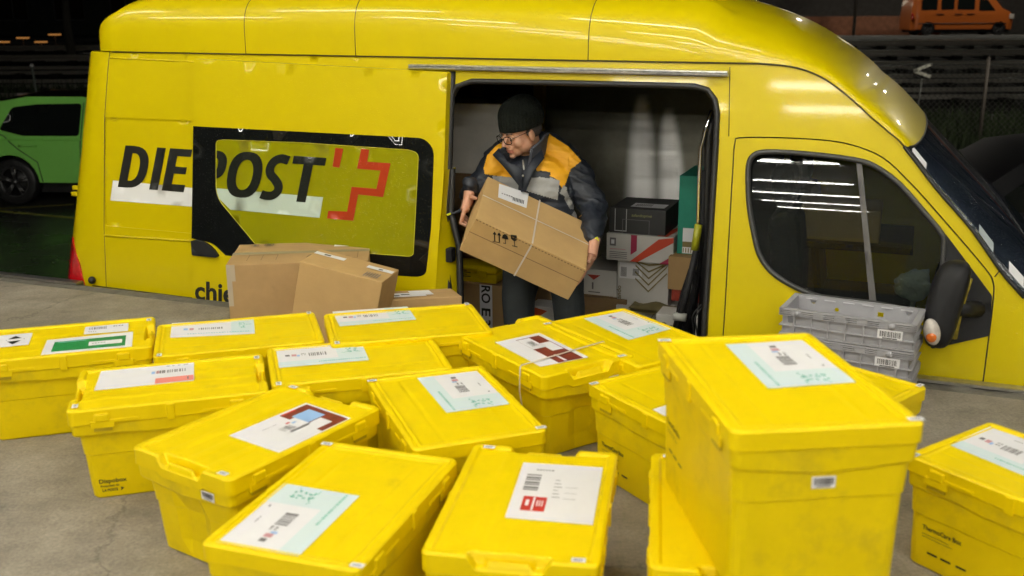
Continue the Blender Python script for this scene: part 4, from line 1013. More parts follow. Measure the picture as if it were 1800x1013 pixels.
# ------------------------------------------------------------------ cardboard boxes and crates standing on the dock
def carton(name, origin, ex, ey, ez, m, label, cat='box', bev=.004, tape=None, flaps=True):
    """box from its lower corner and its three edge vectors; > body, flap seam / tape as parts"""
    origin, ex, ey, ez = Vector(origin), Vector(ex), Vector(ey), Vector(ez)
    bm = bmesh.new(); vs = [bm.verts.new((origin if False else Vector())+ex*a+ey*b+ez*c) for a in (0, 1) for b in (0, 1) for c in (0, 1)]
    for f in ((0, 1, 3, 2), (4, 6, 7, 5), (0, 4, 5, 1), (2, 3, 7, 6), (0, 2, 6, 4), (1, 5, 7, 3)): bm.faces.new([vs[i] for i in f])
    bmesh.ops.recalc_face_normals(bm, faces=list(bm.faces))
    bmesh.ops.subdivide_edges(bm, edges=list(bm.edges), cuts=5, use_grid_fill=True)
    for v in bm.verts: v.co += Vector((noise.noise(v.co*5+origin), noise.noise(v.co*5+origin+Vector((9, 1, 2))), noise.noise(v.co*5+origin+Vector((3, 7, 5)))))*.0022
    e = empty(name, origin, 0, label, cat)
    mb = MB(); mb.bm(bm, None, 0, False); b = mb.build('carton_body', m, e); bevel_mod(b, bev)
    e['_x'] = 0
    del e['_x']
    return e
def onface(e, O, ax, ay, name, quads, off=.0015, nrm=None, solid=0.):
    """flat prints/tapes on a face: quads = [(u0,v0,u1,v1,material)] in metres along unit vectors ax, ay from local O"""
    O, ax, ay = Vector(O), Vector(ax).normalized(), Vector(ay).normalized(); n = nrm or ax.cross(ay).normalized()
    mb = MB(); ms = []
    for i, q in enumerate(quads):
        if q[4] not in ms: ms.append(q[4])
        pts = q[5] if len(q) > 5 else [(q[0], q[1]), (q[2], q[1]), (q[2], q[3]), (q[0], q[3])]
        mb.add([O+ax*a+ay*b+n*(off+.0004*i+.001) for a, b in pts], [list(range(len(pts)))], ms.index(q[4]))
    return mb.build(name, ms, e)
# X1 large carton
z1 = .35
fl, fr_, br, bl = [onz(x, y, z1) for x, y in ((397, 466), (648, 458), (637, 424), (403, 431))]
ex = (fr_-fl); ey = Vector((-ex.y, ex.x, 0)).normalized()*(bl-fl).length
X1 = carton('cardboard_box', fl-Vector((0, 0, z1)), ex, ey, (0, 0, z1), CARD, 'large brown cardboard box standing in front of the sliding door\'s window')
L1 = ex.length; uy = ey.length
onface(X1, (0, 0, z1), ex, ey, 'clear_tape', [(0, uy*.5-.025, L1, uy*.5+.025, TAPE)], .001)
onface(X1, (0, 0, z1), ex, ey, 'flap_seam', [(0, uy*.5-.0015, L1, uy*.5+.0015, CARDD)], .0025)
onface(X1, (0, 0, z1), ex, ey, 'shipping_label', [(L1*.73, uy*.72, L1*.99, uy*.97, PAPER), (L1*.78, uy*.78, L1*.83, uy*.93, PRINTG), (L1*.90, uy*.78, L1*.97, uy*.93, PRINTG), (L1*.84, uy*.82, L1*.88, uy*.84, PRINTG)], .002)
cn = [(.12*1.35-.012+0*k, 0) for k in range(1)]
onface(X1, (0, 0, z1), ex, ey, 'box_print', [(L1*.10, uy*.86, L1*.16, uy*.88, PRINTK), (L1*.12, uy*.84, L1*.14, uy*.90, PRINTK), (L1*.20, uy*.84, L1*.205, uy*.93, PRINTK), (L1*.205, uy*.92, L1*.265, uy*.94, PRINTK), (L1*.205, uy*.83, L1*.265, uy*.85, PRINTK), (L1*.265, uy*.84, L1*.27, uy*.93, PRINTK), (L1*.22, uy*.87, L1*.25, uy*.90, PRINTK)], .0032)
onface(X1, (0, 0, z1), ex, ey, 'flap_cut', [(L1*a, uy*b, L1*c, uy*d, CARDD) for a, b, c, d in ((.13, .12, .135, .38), (.13, .37, .34, .385), (.23, .12, .235, .38), (.335, .12, .34, .38))], .0032)
onface(X1, (0, 0, z1), ex, ey, 'flap_cut', [(L1*a, uy*b, L1*c, uy*d, CARDD) for a, b, c, d in ((.70, .12, .92, .135), (.70, .12, .705, .42), (.915, .12, .92, .42), (.70, .41, .92, .42), (.78, .2, .86, .21))], .0032)
onface(X1, (0, 0, 0), ex, (0, 0, 1), 'clear_tape', [(L1*.0, z1-.08, L1*.06, z1, TAPE), (L1*.0, z1-.2, L1*.035, z1-.08, TAPE)], .0015)
# X2 carton, tipped to the right and leaning on its neighbour
dep = 4.44; d2 = Vector((.05, .30, 0))
p_tl = W(527, 459, dep); p_tr = W(672, 497, dep-.05)
ex = p_tr-p_tl; nrm = Vector((-.10, -1, -.02)).normalized()
dn = ex.cross(nrm).normalized();  dn = dn if dn.z < 0 else -dn
bk = ex.cross(dn).normalized(); bk = bk if bk.y > 0 else -bk
pb = W(490, 552, dep)
hgt = .36; org = p_tl+dn*hgt
lowest = min((org+ex).z, org.z)
X2 = carton('cardboard_box', org, ex, bk*.24, -dn*hgt, CARD2, 'brown cardboard box tipped to the right, leaning on the large carton')
Lx = ex.length
onface(X2, -dn*hgt, ex, bk, 'shipping_label', [(.005, .15, .15, .19, PAPER), (.05, .16, .08, .18, PRINTK), (Lx-.125, .14, Lx-.002, .18, PAPER), (Lx-.07, .15, Lx-.05, .165, PRINTK)], .002)
onface(X2, -dn*hgt, ex, bk, 'barcode', [(Lx-.10+k*.012, .02, Lx-.10+k*.012+.005, .09, PRINTG) for k in range(6)], .0015)
onface(X2, (0, 0, 0), -dn, bk, 'clear_tape', [(0, .09, hgt, .14, TAPE)], .0015, nrm=-ex.normalized())
# X3 low carton by the sliding door
p = [onz(x, y, .2) for x, y in ((655, 529), (812, 521), (800, 508))]
X3 = carton('cardboard_box', p[0]-Vector((0, 0, .2)), p[1]-p[0], Vector((-.06, .14, 0)), (0, 0, .2), CARD, 'flat brown cardboard box behind the boxes, with white labels on its top')
e3 = (p[1]-p[0]); L3_ = e3.length
onface(X3, (0, 0, .2), e3, (-.06, .14, 0), 'shipping_label', [(.02, .03, .26, .10, PAPER), (.20, .05, .30, .13, PAPER), (.08, .05, .14, .065, PRINTK), (.15, .06, .19, .075, PRINTK)], .002)
# grey stacking crates
k_ = (CAM_H-.33)/(CAM_H-.3)
cfl, cfr, cbr, cbl = [onz(x, y, .33) for x, y in ((1370, 541), (1612, 573), (1626, 546), (1397, 518))]
cu = (cfr-cfl).normalized(); cw = (cfr-cfl).length; cdp = .255
def make_crate(zt, label):
    e = empty('stacking_crate', cfl+Vector((0, 0, zt-.33)), math.atan2(cu.y, cu.x), label, 'crate', 'grey stacking crates by the van')
    H_ = .118; tk = .006
    mb = MB(); ins = .016
    for (x0, x1, y0, y1) in ((ins, cw-ins, ins, ins+tk), (ins, cw-ins, cdp-ins-tk, cdp-ins), (ins, ins+tk, ins, cdp-ins), (cw-ins-tk, cw-ins, ins, cdp-ins)):
        mb.box(x0, x1, y0, y1, -H_, 0)
    mb.box(ins, cw-ins, ins, cdp-ins, -H_, -H_+tk)
    b = mb.build('crate_body', GREYP, e)
    for z0, z1, o in ((-.006, 0, 0), (-.0135, -.0095, .0), (-.021, -.017, .0), (-.0285, -.0245, 0.), (-.072, -.068, .002), (-.108, -.104, .004)):
        mb = MB()
        mb.box(o, cw-o, o, ins+.001, z0, z1); mb.box(o, cw-o, cdp-ins-.001, cdp-o, z0, z1); mb.box(o, ins+.001, o, cdp-o, z0+.0002, z1-.0002); mb.box(cw-ins-.001, cw-o, o, cdp-o, z0+.0002, z1-.0002)
        mb.build('rib', GREYP, e)
    for k in range(7):
        x = .06+k*(cw-.12)/6; mb = MB(); mb.box(x-.003, x+.003, .003, ins+.001, -.104, -.030); mb.build('upright_rib', GREYP, e)
    for k in range(5):
        x = .07+k*(cw-.1)/5; mb = MB(); mb.box(x-.02, x+.018, .0015, ins+.001, -.026, -.008); mb.build('rib_plate', GREYP, e)
    for bx_ in (.83, .14): mb = MB(); mb.tube([(cw*bx_, -.002, -.018), (cw*bx_, .008, -.018)], .013, 14); mb.build('boss', GREYP, e)
    o = inst(barcode_mesh(.092, .04, seed=int(zt*1000)), 'barcode_label', e, (cw*.82, .0022, -.052))
    return e, b
# holes of the top crate: punched through its rear wall by bridging around the openings (built as dark/yellow inserts would be flat, so real holes)
def wall_with_holes(e, y, holes, z0, z1, name):
    mb = MB(); fn = lambda x, z: (x, y, z)
    panel(mb, [(.012, z0), (cw-.012, z0), (cw-.012, z1), (.012, z1)], holes, fn, step=.08, thick=.006, tdir=Vector((0, 1, 0)))
    panel(mb, [(.012, z0), (cw-.012, z0), (cw-.012, z1), (.012, z1)], holes, lambda x, z: (x, y+.006, z), step=.08, flip=True)
    return mb.build(name, GREYP, e)
def circ(x, z, r, n=10): return [(x+r*math.cos(2*math.pi*k/n), z+r*math.sin(2*math.pi*k/n)) for k in range(n)]
e1, b1 = make_crate(.33, 'upper grey plastic crate of the stack, its open inside showing')
# replace the plain long walls of the upper crate by punched ones
me = b1.data
mb = MB(); ins = .016; tk = .006; H_ = .118
for (x0, x1, y0, y1) in ((ins, ins+tk, ins, cdp-ins), (cw-ins-tk, cw-ins, ins, cdp-ins)): mb.box(x0, x1, y0, y1, -H_, 0)
mb.box(ins, cw-ins, ins, cdp-ins, -H_, -H_+tk)
b1.data = mb.mesh('crate_body', GREYP)
wall_with_holes(e1, cdp-.022, [circ(cw*.16, -.020, .012), circ(cw*.345, -.045, .010, 6), [(cw*.655, -.052), (cw*.70, -.052), (cw*.70, -.032), (cw*.655, -.032)], circ(cw*.885, -.018, .012)], -H_, 0, 'punched_wall')
wall_with_holes(e1, .016, [[(cw*.065, -.062), (cw*.125, -.062), (cw*.125, -.034), (cw*.065, -.034)]], -H_, 0, 'punched_wall')
mb = MB()
for k in range(6): mb = MB(); mb.box(cw*(.10+.145*k), cw*(.10+.145*k)+.045, cdp-.027, cdp-.0215, -.012, -.009); mb.build('inner_ledge', mat('pale_grey_plastic', (.55, .54, .56), .5), e1)
make_crate(.33-.112, 'lower grey plastic crate, holding the upper crate of the stack')
make_crate(.33-.224, 'bottom grey plastic crate of the stack, hidden behind the yellow boxes')
#PART4
# ------------------------------------------------------------------ PARCELS INSIDE THE VAN
def vparcel(name, px, wv, dp, m, label, cat='parcel', zbot=None, ztop=None):
    """px=(x0,y0,x1,y1) read off the photo for the near face; wv = how far inside the van that face stands"""
    s0, _ = onw(px[0], (px[1]+px[3])/2, wv); s1, _ = onw(px[2], (px[1]+px[3])/2, wv)
    zt = onw((px[0]+px[2])/2, px[1], wv)[1] if ztop is None else ztop
    zb = onw((px[0]+px[2])/2, px[3], wv)[1] if zbot is None else zbot
    o = V(s0, wv, zb); e = carton(name, o, AX*(s1-s0), IN*dp, Vector((0, 0, zt-zb)), m, label, cat, bev=.003)
    e['dims'] = 0; del e['dims']
    return e, s1-s0, zt-zb, dp
Z = Vector((0, 0, 1))
# left of the man
e, L, H, dp = vparcel('parcel', (752, 182, 880, 305), .82, .5, GREYL, 'big pale grey parcel standing high behind the man, left side of the load', zbot=None)
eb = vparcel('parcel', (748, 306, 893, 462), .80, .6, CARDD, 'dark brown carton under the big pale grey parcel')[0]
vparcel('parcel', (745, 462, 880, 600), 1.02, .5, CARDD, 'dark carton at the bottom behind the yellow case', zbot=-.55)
e, L, H, dp = vparcel('parcel', (765, 498, 886, 610), .62, .34, CARD, 'brown carton with a black-and-white strip of lettering, below the yellow case', zbot=-.55)
for i in (0,):
    x0 = L*.66; onface(e, (0, 0, 0), AX, Z, 'lettered_tape', [(x0, H-.33, x0+.075, H, PAPER)], .002, nrm=-IN)
    mb = MB(); 
    def tf(u, v): return Vector((0, 0, 0))+AX*(x0+v)+Z*(H-u)-IN*.0035
    for t, u0, w_ in (('RO', .005, .10), ('E', .135, .045), ('3F', .20, .08)): textquad(mb, t, (u0, .012), (w_, 0), (0, .052), lambda u, v: tf(u, v), .02)
    mb.build('lettering', PRINTK, e)
# yellow hard case on top of it
s0, z0_ = onw(760, 497, .64); s1 = onw(872, 497, .64)[0]; z1_ = onw(800, 465, .64)[1]; zb_ = e.location.z+H
e = empty('plastic_case', V(s0, .64, zb_+.001), YAW, 'yellow plastic carrying case lying on the lettered brown carton', 'case')
mb = MB(); cl0 = s1-s0; ch = max(.08, z1_-zb_)
mb.box(0, cl0, 0, .24, 0, ch*.55, bev=.012); mb.build('case_bottom', BOXB, e)
mb = MB(); mb.box(0, cl0, 0, .24, ch*.57, ch, bev=.014); mb.build('case_lid', BOXY, e)
mb = MB(); mb.box(cl0*.72, cl0*.86, -.010, .004, ch*.35, ch*.72, bev=.004); mb.build('case_latch', BOXY, e)
mb = MB()
for t, x, z, w_, h_ in (('EXPRESS', .03, ch*.72, .06, .010),): pass
for k in range(4): mb.add([(.05*cl0*4*.25+.02, -.001, ch*(.68-.12*k)), (cl0*(.55+.06*(k % 2)), -.001, ch*(.68-.12*k)), (cl0*(.55+.06*(k % 2)), -.001, ch*(.68-.12*k)+.004), (.02+.05*cl0, -.001, ch*(.68-.12*k)+.004)], [[0, 1, 2, 3]])
mb.build('printed_lines', PRINTK, e)
# between the man's legs and right of them
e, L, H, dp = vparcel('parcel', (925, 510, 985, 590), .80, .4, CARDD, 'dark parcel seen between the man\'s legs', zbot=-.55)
e, L, H, dp = vparcel('parcel', (930, 540, 984, 590), .62, .14, CARDW, 'white parcel with an orange corner between the man\'s legs', zbot=-.55)
onface(e, (0, 0, 0), AX, Z, 'box_print', [(0, 0, 0, 0, mat('orange_print', (.6, .09, .02), .5), [(0, H-.10), (L*.6, H-.02), (0, H)])], .002, nrm=-IN)
e, L, H, dp = vparcel('parcel', (1026, 475, 1083, 524), 1.05, .35, CARDW, 'pale parcel with a small red mark, right of the man\'s knee')
onface(e, (0, 0, 0), AX, Z, 'box_print', [(0, 0, 0, 0, mat('dull_red_print', (.4, .05, .03), .5), [(.02, H-.03), (.10, H-.03), (.06, H-.06)]), (.03, .03, .10, .036, PRINTG), (.05, .05, .06, .09, PRINTG)], .002, nrm=-IN)
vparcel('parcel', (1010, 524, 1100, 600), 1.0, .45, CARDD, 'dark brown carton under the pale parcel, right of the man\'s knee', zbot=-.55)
# stack: black on white-and-red on chevron parcel
SW = 1.02
e, L, H, dp = vparcel('parcel', (1085, 458, 1175, 545), SW, .36, CARDW, 'white parcel printed with gold chevrons, in the middle of the right-hand stack')
GOLD = mat('gold_print', (.22, .17, .06), .5)
q = [(.012, H-.11, .14, H-.02, PAPER)]
for k in range(5): q.append((.02+.007*k, H-.10, .02+.007*k+.004, H-.045, PRINTG)); 
for k in range(6): q.append((.09+.006*k, H-.09, .09+.006*k+.003, H-.05, PRINTK))
for k in range(6):
    c = H*.55-.05+k*.038; xm = L*.62
    q.append((0, 0, 0, 0, GOLD, [(max(L*.36, xm-(.18-k*.02)), min(H-.01, c+(xm-max(L*.36, xm-(.18-k*.02)))*.9)), (xm, c), (xm, c+.010), (max(L*.36, xm-(.18-k*.02)), min(H-.002, c+(xm-max(L*.36, xm-(.18-k*.02)))*.9+.010))]))
    q.append((0, 0, 0, 0, GOLD, [(xm, c), (L*.97, min(H-.01, c+(L*.97-xm)*1.1)), (L*.97, min(H-.0, c+(L*.97-xm)*1.1+.010)), (xm, c+.010)]))
onface(e, (0, 0, 0), AX, Z, 'box_print', q, .002, nrm=-IN)
mb = MB(); textquad(mb, 'zalando', (.01, .035), (.12, 0), (0, .025), lambda u, v: AX*(.028+v*0+(.03-v))+Z*u-IN*.003, .01); mb.build('lettering', GOLD, e)
zc0 = e.location.z+H
e, L, H, dp = vparcel('parcel', (1066, 414, 1184, 458), SW-.05, .42, CARDW, 'white parcel with a broad red ribbon print, under the black parcel', zbot=zc0+.001)
REDR = mat('orange_red_print', (.62, .07, .03), .5); MAG = mat('magenta_print', (.4, .03, .08), .5)
onface(e, (0, 0, 0), AX, Z, 'box_print', [(0, 0, 0, 0, REDR, [(L*.36, 0), (L*.48, 0), (L, H*.82), (L, H), (L*.78, H*.9)]), (0, 0, 0, 0, MAG, [(L*.37, H*.25), (L*.46, H*.42), (L*.46, H), (L*.37, H)]), (0, 0, 0, 0, MAG, [(L*.80, 0), (L, 0), (L, H*.35)]), (.02, H*.55, .055, H*.85, PRINTG), (.028, H*.62, .046, H*.78, PAPER), (.02, H*.42, .11, H*.45, PINK)]+[(.02, H*(.1+.07*k), .12, H*(.125+.07*k), PRINTG) for k in range(4)], .002, nrm=-IN)
onface(e, (0, 0, H), AX, IN, 'box_print', [(0, 0, 0, 0, REDR, [(L*.75, 0), (L*.9, 0), (L, dp*.7), (L, dp)])], .002, nrm=Z)
zc1 = e.location.z+H
e, L, H, dp = vparcel('parcel', (1071, 368, 1170, 415), SW-.03, .36, CARDK, 'black shoebox-like parcel with thin white line pattern, top of the right-hand stack', zbot=zc1+.001)
WL = mat('pale_line_print', (.5, .5, .48), .5); q = []
for a, b, c, d in ((.10, .08, .107, .98), (.10, .08, .31, .115), (.303, .08, .31, .98)): q.append((L*a, H*b, L*c+.002, H*d, WL))
for a, b, c, d in ((.24, .56, .72, .58), (.24, .0, .247, .56), (.713, .0, .72, .56)): q.append((L*a, H*b, L*c+.001, H*d, PRINTG))
onface(e, (0, 0, 0), AX, Z, 'box_print', q, .002, nrm=-IN)
mb = MB(); textquad(mb, 'zalandoprivé', (L*.40, H*.70), (L*.36, 0), (0, H*.11), lambda u, v: AX*u+Z*v-IN*.0035, .0); mb.build('lettering', mat('olive_print', (.35, .35, .12), .5), e)
onface(e, (0, 0, H), AX, IN, 'shipping_label', [(L*.33, .05, L*.93, .17, PAPER)]+[(L*.4+.012*k, .07, L*.4+.012*k+.006, .14, PRINTG) for k in range(8)], .002, nrm=Z)
# right: teal carton on brown on mixed bits
e, L, H, dp = vparcel('parcel', (1192, 310, 1247, 448), SW-.02, .4, CARDT, 'tall teal parcel standing beside the folded trolley')
zt_ = e.location.z
s_, z_ = onw(1201, 405, SW-.04)
onface(e, (0, 0, 0), AX, Z, 'paper_label', [(L*.18, .005, L*.62, .145, PAPER), (L*.18, .04, L*.62, .07, GOLD)]+[(L*.2+.014*k, .01, L*.2+.014*k+.005, .035, GOLD) for k in range(5)], .003, nrm=-IN)
e, L, H, dp = vparcel('parcel', (1174, 450, 1250, 512), SW-.10, .5, CARD, 'brown carton carrying the tall teal parcel', ztop=zt_-.001)
zt_ = e.location.z
e, L, H, dp = vparcel('parcel', (1180, 512, 1250, 532), SW-.08, .4, mat('red_and_black_card', (.35, .04, .02), .6, var=.4, vscale=25), 'thin red parcel beneath the small brown carton', ztop=zt_-.001)
zt_ = e.location.z
e, L, H, dp = vparcel('parcel', (1082, 545, 1252, 610), SW-.04, .5, CARDW, 'wide white striped parcel at the foot of the right-hand stack', zbot=-.55, ztop=min(zt_, zc0-.0)-.001 if False else None)
onface(e, (0, 0, 0), AX, Z, 'box_print', [(0, 0, 0, 0, GOLD, [(L*.3+k*.022, H-.12), (L*.3+k*.022+.004, H-.12), (L*.3+k*.022+.075, H), (L*.3+k*.022+.07, H)]) for k in range(9)], .002, nrm=-IN)
e, L, H, dp = vparcel('parcel', (1152, 556, 1235, 612), .72, .16, CARDW, 'white parcel printed with a grey disc, in front of the stack behind the trolley', zbot=-.55)
mb = MB(); textquad(mb, 'zalando', (L*.30, H-.075), (L*.55, 0), (0, .035), lambda u, v: AX*u+Z*v-IN*.003, .0); mb.tube([AX*(L*.17)+Z*(H-.06)-IN*.001, AX*(L*.17)+Z*(H-.06)-IN*.003], .02, 14); mb.build('lettering', PRINTG, e)
s_, z_ = onw(1110, 543, .85)
e = empty('padded_envelope', V(s_, .85, z_-.01), YAW, 'crumpled olive-brown padded envelope lying on the striped parcel', 'envelope')
mb = MB(); mb.grid(lambda i, j: (-.02+.24*i/10, .15*j/5, .012+.02*math.sin(i*.9)*math.sin(j)*.5+.01*noise.noise(Vector((i, j, 3)))), 10, 5); mb.grid(lambda i, j: (-.02+.24*i/10, .15*j/5, -.006+.004*math.sin(i)), 10, 5, flip=True)
mb.build('envelope_paper', mat('olive_paper', (.2, .16, .06), .7), e)
e, L, H, dp = vparcel('parcel', (1077, 480, 1084, 540), SW+.02, .3, CARDW, 'narrow white parcel wedged upright left of the chevron parcel')
# folded hand trolley and its handle, dark bag, cables by the right side of the opening
tw = .30
def TP(px, py, w_=tw): s, z = onw(px, py, w_); return V(s, w_, z)
tr = empty('folding_trolley', TP(1215, 600), YAW, 'folded black and chrome hand trolley leaning at the right side of the opening', 'trolley')
TM = tr.matrix_basis.inverted()
def tb(pts, r, name, m, parent=tr, seg=10):
    mb = MB(); mb.tube([TM @ p for p in pts], r, seg); return mb.build(name, m, parent)
tb([TP(1252, 195), TP(1240, 230), TP(1232, 262), TP(1229, 340), TP(1227, 430), TP(1216, 520), TP(1205, 570)], .011, 'handle_tube', CHROME)
tb([TP(1254, 196, .33), TP(1246, 240, .33), TP(1243, 330, .33), TP(1240, 440, .33), TP(1232, 600, .33)], .02, 'frame_tube', BLACK)
tb([TP(1224, 440, .24), TP(1206, 520, .22), TP(1186, 585, .2)], .016, 'frame_tube', DARKP)
tb([TP(1236, 300, .32), TP(1234, 420, .32), TP(1222, 520, .32), TP(1215, 590, .32)], .017, 'frame_tube', DARKP)
tb([TP(1228, 395, .25), TP(1221, 440, .24)], .018, 'yellow_grip', mat('olive_yellow_plastic', (.3, .3, .01), .4))
tb([TP(1221, 475, .3), TP(1210, 520, .28), TP(1196, 590, .26)], [.03, .04, .045], 'folded_bag', mat('shiny_black_fabric', (.02, .02, .022), .25, bump=1., bscale=18))
tb([TP(1184, 556, .2), TP(1206, 559, .2)], [.02, .02], 'strap', mat('grey_strap', (.3, .3, .27), .6))
tb([TP(1250, 390, .28), TP(1262, 390, .20)], .012, 'hook', DARKP)
for k, (a, b) in enumerate((((1233, 535), (1216, 590)), ((1234, 540), (1222, 595)))):
    c = crom([tuple(TP(a[0], a[1], .22)), tuple(TP((a[0]+b[0])/2-6, (a[1]+b[1])/2-8, .2)), tuple(TP(b[0]+2, b[1]-18, .2)), tuple(TP(b[0]+8, b[1]+15, .2))], 6)
    mb = MB(); mb.tube(c, .004, 6); tag(mb.build('cable', BLACK), ('outer' if k else 'inner')+' loop of black cable hanging at the foot of the trolley', 'cable')
# crumpled white bag behind the cab window, carton added in place of boxes reflected in the glass
bp_ = onw(1608, 500, .35); bc = V(bp_[0], .35, bp_[1])
bm = bmesh.new(); bmesh.ops.create_icosphere(bm, subdivisions=4, radius=.075)
for v in bm.verts: v.co = v.co*(1+.35*noise.noise(v.co*22)+.25*abs(noise.noise(v.co*45)))
mb = MB(); mb.bm(bm, Matrix.Translation(bc) @ Matrix.Diagonal((1, .6, .85, 1)), 0, False); mb.tube([bc-Z*.03, bc-Z*.12], [.02, .008], 8)
tag(mb.build('plastic_bag', mat('white_plastic_bag', (.6, .66, .62), .4)), 'crumpled white plastic bag behind the lower right of the cab window', 'bag')
s0, z0_ = onw(1393, 418, .5); s1 = onw(1545, 418, .5)[0]; zt_ = onw(1470, 366, .5)[1]
mb = MB(); mb.box(0, s1-s0+.25, -.05, .5, -.03, 0, Matrix.Translation(V(s0-.1, .5, z0_-.002)) @ Matrix.Rotation(YAW, 4, 'Z')); vbuild(mb, 'cab_shelf', DARKP)
carton('cardboard_box', V(s0, .5, z0_), AX*(s1-s0), IN*.3, Z*(zt_-z0_), CARD2, 'brown carton added inside the cab for boxes mirrored in the side window')

# ------------------------------------------------------------------ THE CARRIED CARTON
A0 = 4.86
ca, cb, cc, cdd, cg = W(851, 307, A0), W(1031, 392, A0+.083), W(1029, 469, A0-.277), W(837, 384, A0-.36), W(804, 439, A0-.265)
eL = (cb-ca); e1_ = (cdd-ca); e1_ = e1_-eL*(e1_.dot(eL)/eL.length_squared)
n_ = eL.cross(e1_).normalized(); hg = (cg-cdd).dot(n_)
eH = n_*hg
CB = carton('cardboard_box', cdd+eH, eL, -e1_, -eH, CARD2, 'brown cardboard box with a clear strap cross, carried tilted by the man')
fx, fy, fz = eL.normalized(), (-e1_).normalized(), (-eH).normalized()
Lx, Ly, Lz = eL.length, e1_.length, eH.length
top0 = -eH
onface(CB, top0, eL, -e1_, 'strap', [(0, Ly*.52-.004, Lx, Ly*.52+.004, STRAP), (Lx*.50-.004, 0, Lx*.50+.004, Ly, STRAP)], .003, nrm=fz)
def topq(pts):     # label corners measured on the photo -> metres on the carton top
    out = []
    O = CB.location+Vector(top0); nn = fz
    for x, y in pts:
        d = ray(x, y); t = (O-Vector((0, 0, CAM_H))).dot(nn)/d.dot(nn); P = Vector((0, 0, CAM_H))+d*t-O; out.append((P.dot(fx), P.dot(fy)))
    return out
lb = topq([(875, 348), (925, 367), (929, 341), (877, 324)])
def li(u, v): a = Vector(lb[0]).lerp(Vector(lb[1]), u); b = Vector(lb[3]).lerp(Vector(lb[2]), u); return tuple(a.lerp(b, v))
onface(CB, top0, eL, -e1_, 'shipping_label', [(0, 0, 0, 0, PAPER, lb)]+[(0, 0, 0, 0, PRINTK, [li(.5+k*.05, .15), li(.5+k*.05+.025, .15), li(.5+k*.05+.025, .4), li(.5+k*.05, .4)]) for k in range(8)]+[(0, 0, 0, 0, PRINTG, [li(.1+k*.08, .3), li(.15+k*.08, .3), li(.15+k*.08, .36), li(.1+k*.08, .36)]) for k in range(5)], .002, nrm=fz)
fn_ = -(e1_*-1).normalized()     # normal of the near long face
fro = -eH
def frontq(pts):
    O = CB.location.copy(); nn = (e1_).normalized(); out = []
    for x, y in pts:
        d = ray(x, y); t = (O-Vector((0, 0, CAM_H))).dot(nn)/d.dot(nn); P = Vector((0, 0, CAM_H))+d*t-O; out.append((P.dot(fx), P.dot(fz)))
    return out
nf = e1_.normalized(); qs = []
qs.append((Lx*.50-.004, 0, Lx*.50+.004, Lz, STRAP))
onface(CB, (0, 0, 0), eL, -eH, 'strap', qs, .003, nrm=nf)
onface(CB, (0, 0, 0), eL, -eH, 'flap_edge', [(0, Lz*.60-.002, Lx, Lz*.60+.002, CARDD)]+[(Lx*(k+.15)/34, Lz-.007, Lx*(k+.7)/34, Lz-.002, CARDD) for k in range(34)], .0015, nrm=nf)
fr = frontq([(866, 424), (913, 436), (910, 412), (866, 406)])
def fi(u, v): a = Vector(fr[0]).lerp(Vector(fr[1]), u); b = Vector(fr[3]).lerp(Vector(fr[2]), u); return tuple(a.lerp(b, v))
sym = []
for u0 in (.02, .2):
    sym += [[(u0+.04, .1), (u0+.08, .1), (u0+.08, .75), (u0+.04, .75)], [(u0-.02, .7), (u0+.14, .7), (u0+.06, 1.0)]]
sym.append([(.0, .02), (.28, .02), (.28, .08), (.0, .08)])
sym += [[(.36, .5), (.62, .5), (.58, .8), (.49, .92), (.40, .8)], [(.475, .1), (.505, .1), (.505, .6), (.475, .6)], [(.40, .1), (.505, .1), (.505, .16), (.40, .16)]]
sym += [[(.72, .95), (.72, .62), (.80, .5), (.88, .5), (.96, .62), (.96, .95)], [(.825, .12), (.855, .12), (.855, .55), (.825, .55)], [(.74, .06), (.94, .06), (.94, .13), (.74, .13)]]
onface(CB, (0, 0, 0), eL, -eH, 'handling_marks', [(0, 0, 0, 0, PRINTK, [fi(*p) for p in s_]) for s_ in sym], .002, nrm=nf)

# ------------------------------------------------------------------ THE MAN
SKIN = mat('skin', (.52, .27, .17), .45, var=.08, vscale=20, bump=.05, bscale=150); SKIN.node_tree.nodes['Principled BSDF'].inputs['Subsurface Weight'].default_value = .08
NAVY = mat('navy_jacket', (.012, .0155, .024), .55, var=.15, vscale=10, bump=.25, bscale=25)
YOKE = mat('orange_yellow_jacket', (.80, .38, .008), .6, var=.06, vscale=10, bump=.2, bscale=25)
REFL = mat('grey_reflective_band', (.30, .30, .29), .4, var=.1, vscale=20)
def remesh(mb, name, voxel, smooth, mats, cls=None, disp=None, parent=None):
    me = mb.mesh(name, mats[0]); o = bpy.data.objects.new(name, me); COL.objects.link(o)
    m = o.modifiers.new('r', 'REMESH'); m.mode = 'VOXEL'; m.voxel_size = voxel
    if smooth: s = o.modifiers.new('s', 'SMOOTH'); s.iterations = smooth; s.factor = .5
    bpy.context.view_layer.update()
    me2 = bpy.data.meshes.new_from_object(o.evaluated_get(bpy.context.evaluated_depsgraph_get()))
    bpy.data.objects.remove(o); me2.name = name
    me2.materials.clear()
    for k in mats: me2.materials.append(k)
    if disp:
        new = [disp(v.co.copy(), v.normal.copy()) for v in me2.vertices]
        me2.vertices.foreach_set('co', [c for q in new for c in q]); me2.update()
    for p in me2.polygons:
        p.use_smooth = True
        if cls: p.material_index = cls(p.center, p.normal)
    o = bpy.data.objects.new(name, me2); COL.objects.link(o); me2.update()
    if parent: o.parent = parent
    return o
HD = 4.93
Fd = Vector((-.80, -.60, 0)).normalized(); pt = R(-17)
Rt = Vector((Fd.y, -Fd.x, 0)); F3 = (Fd*math.cos(pt)+Z*math.sin(pt)).normalized(); U3 = Rt.cross(F3).normalized()
if U3.z < 0: U3 = -U3
HC = W(914, 226, HD); HS = 1.03
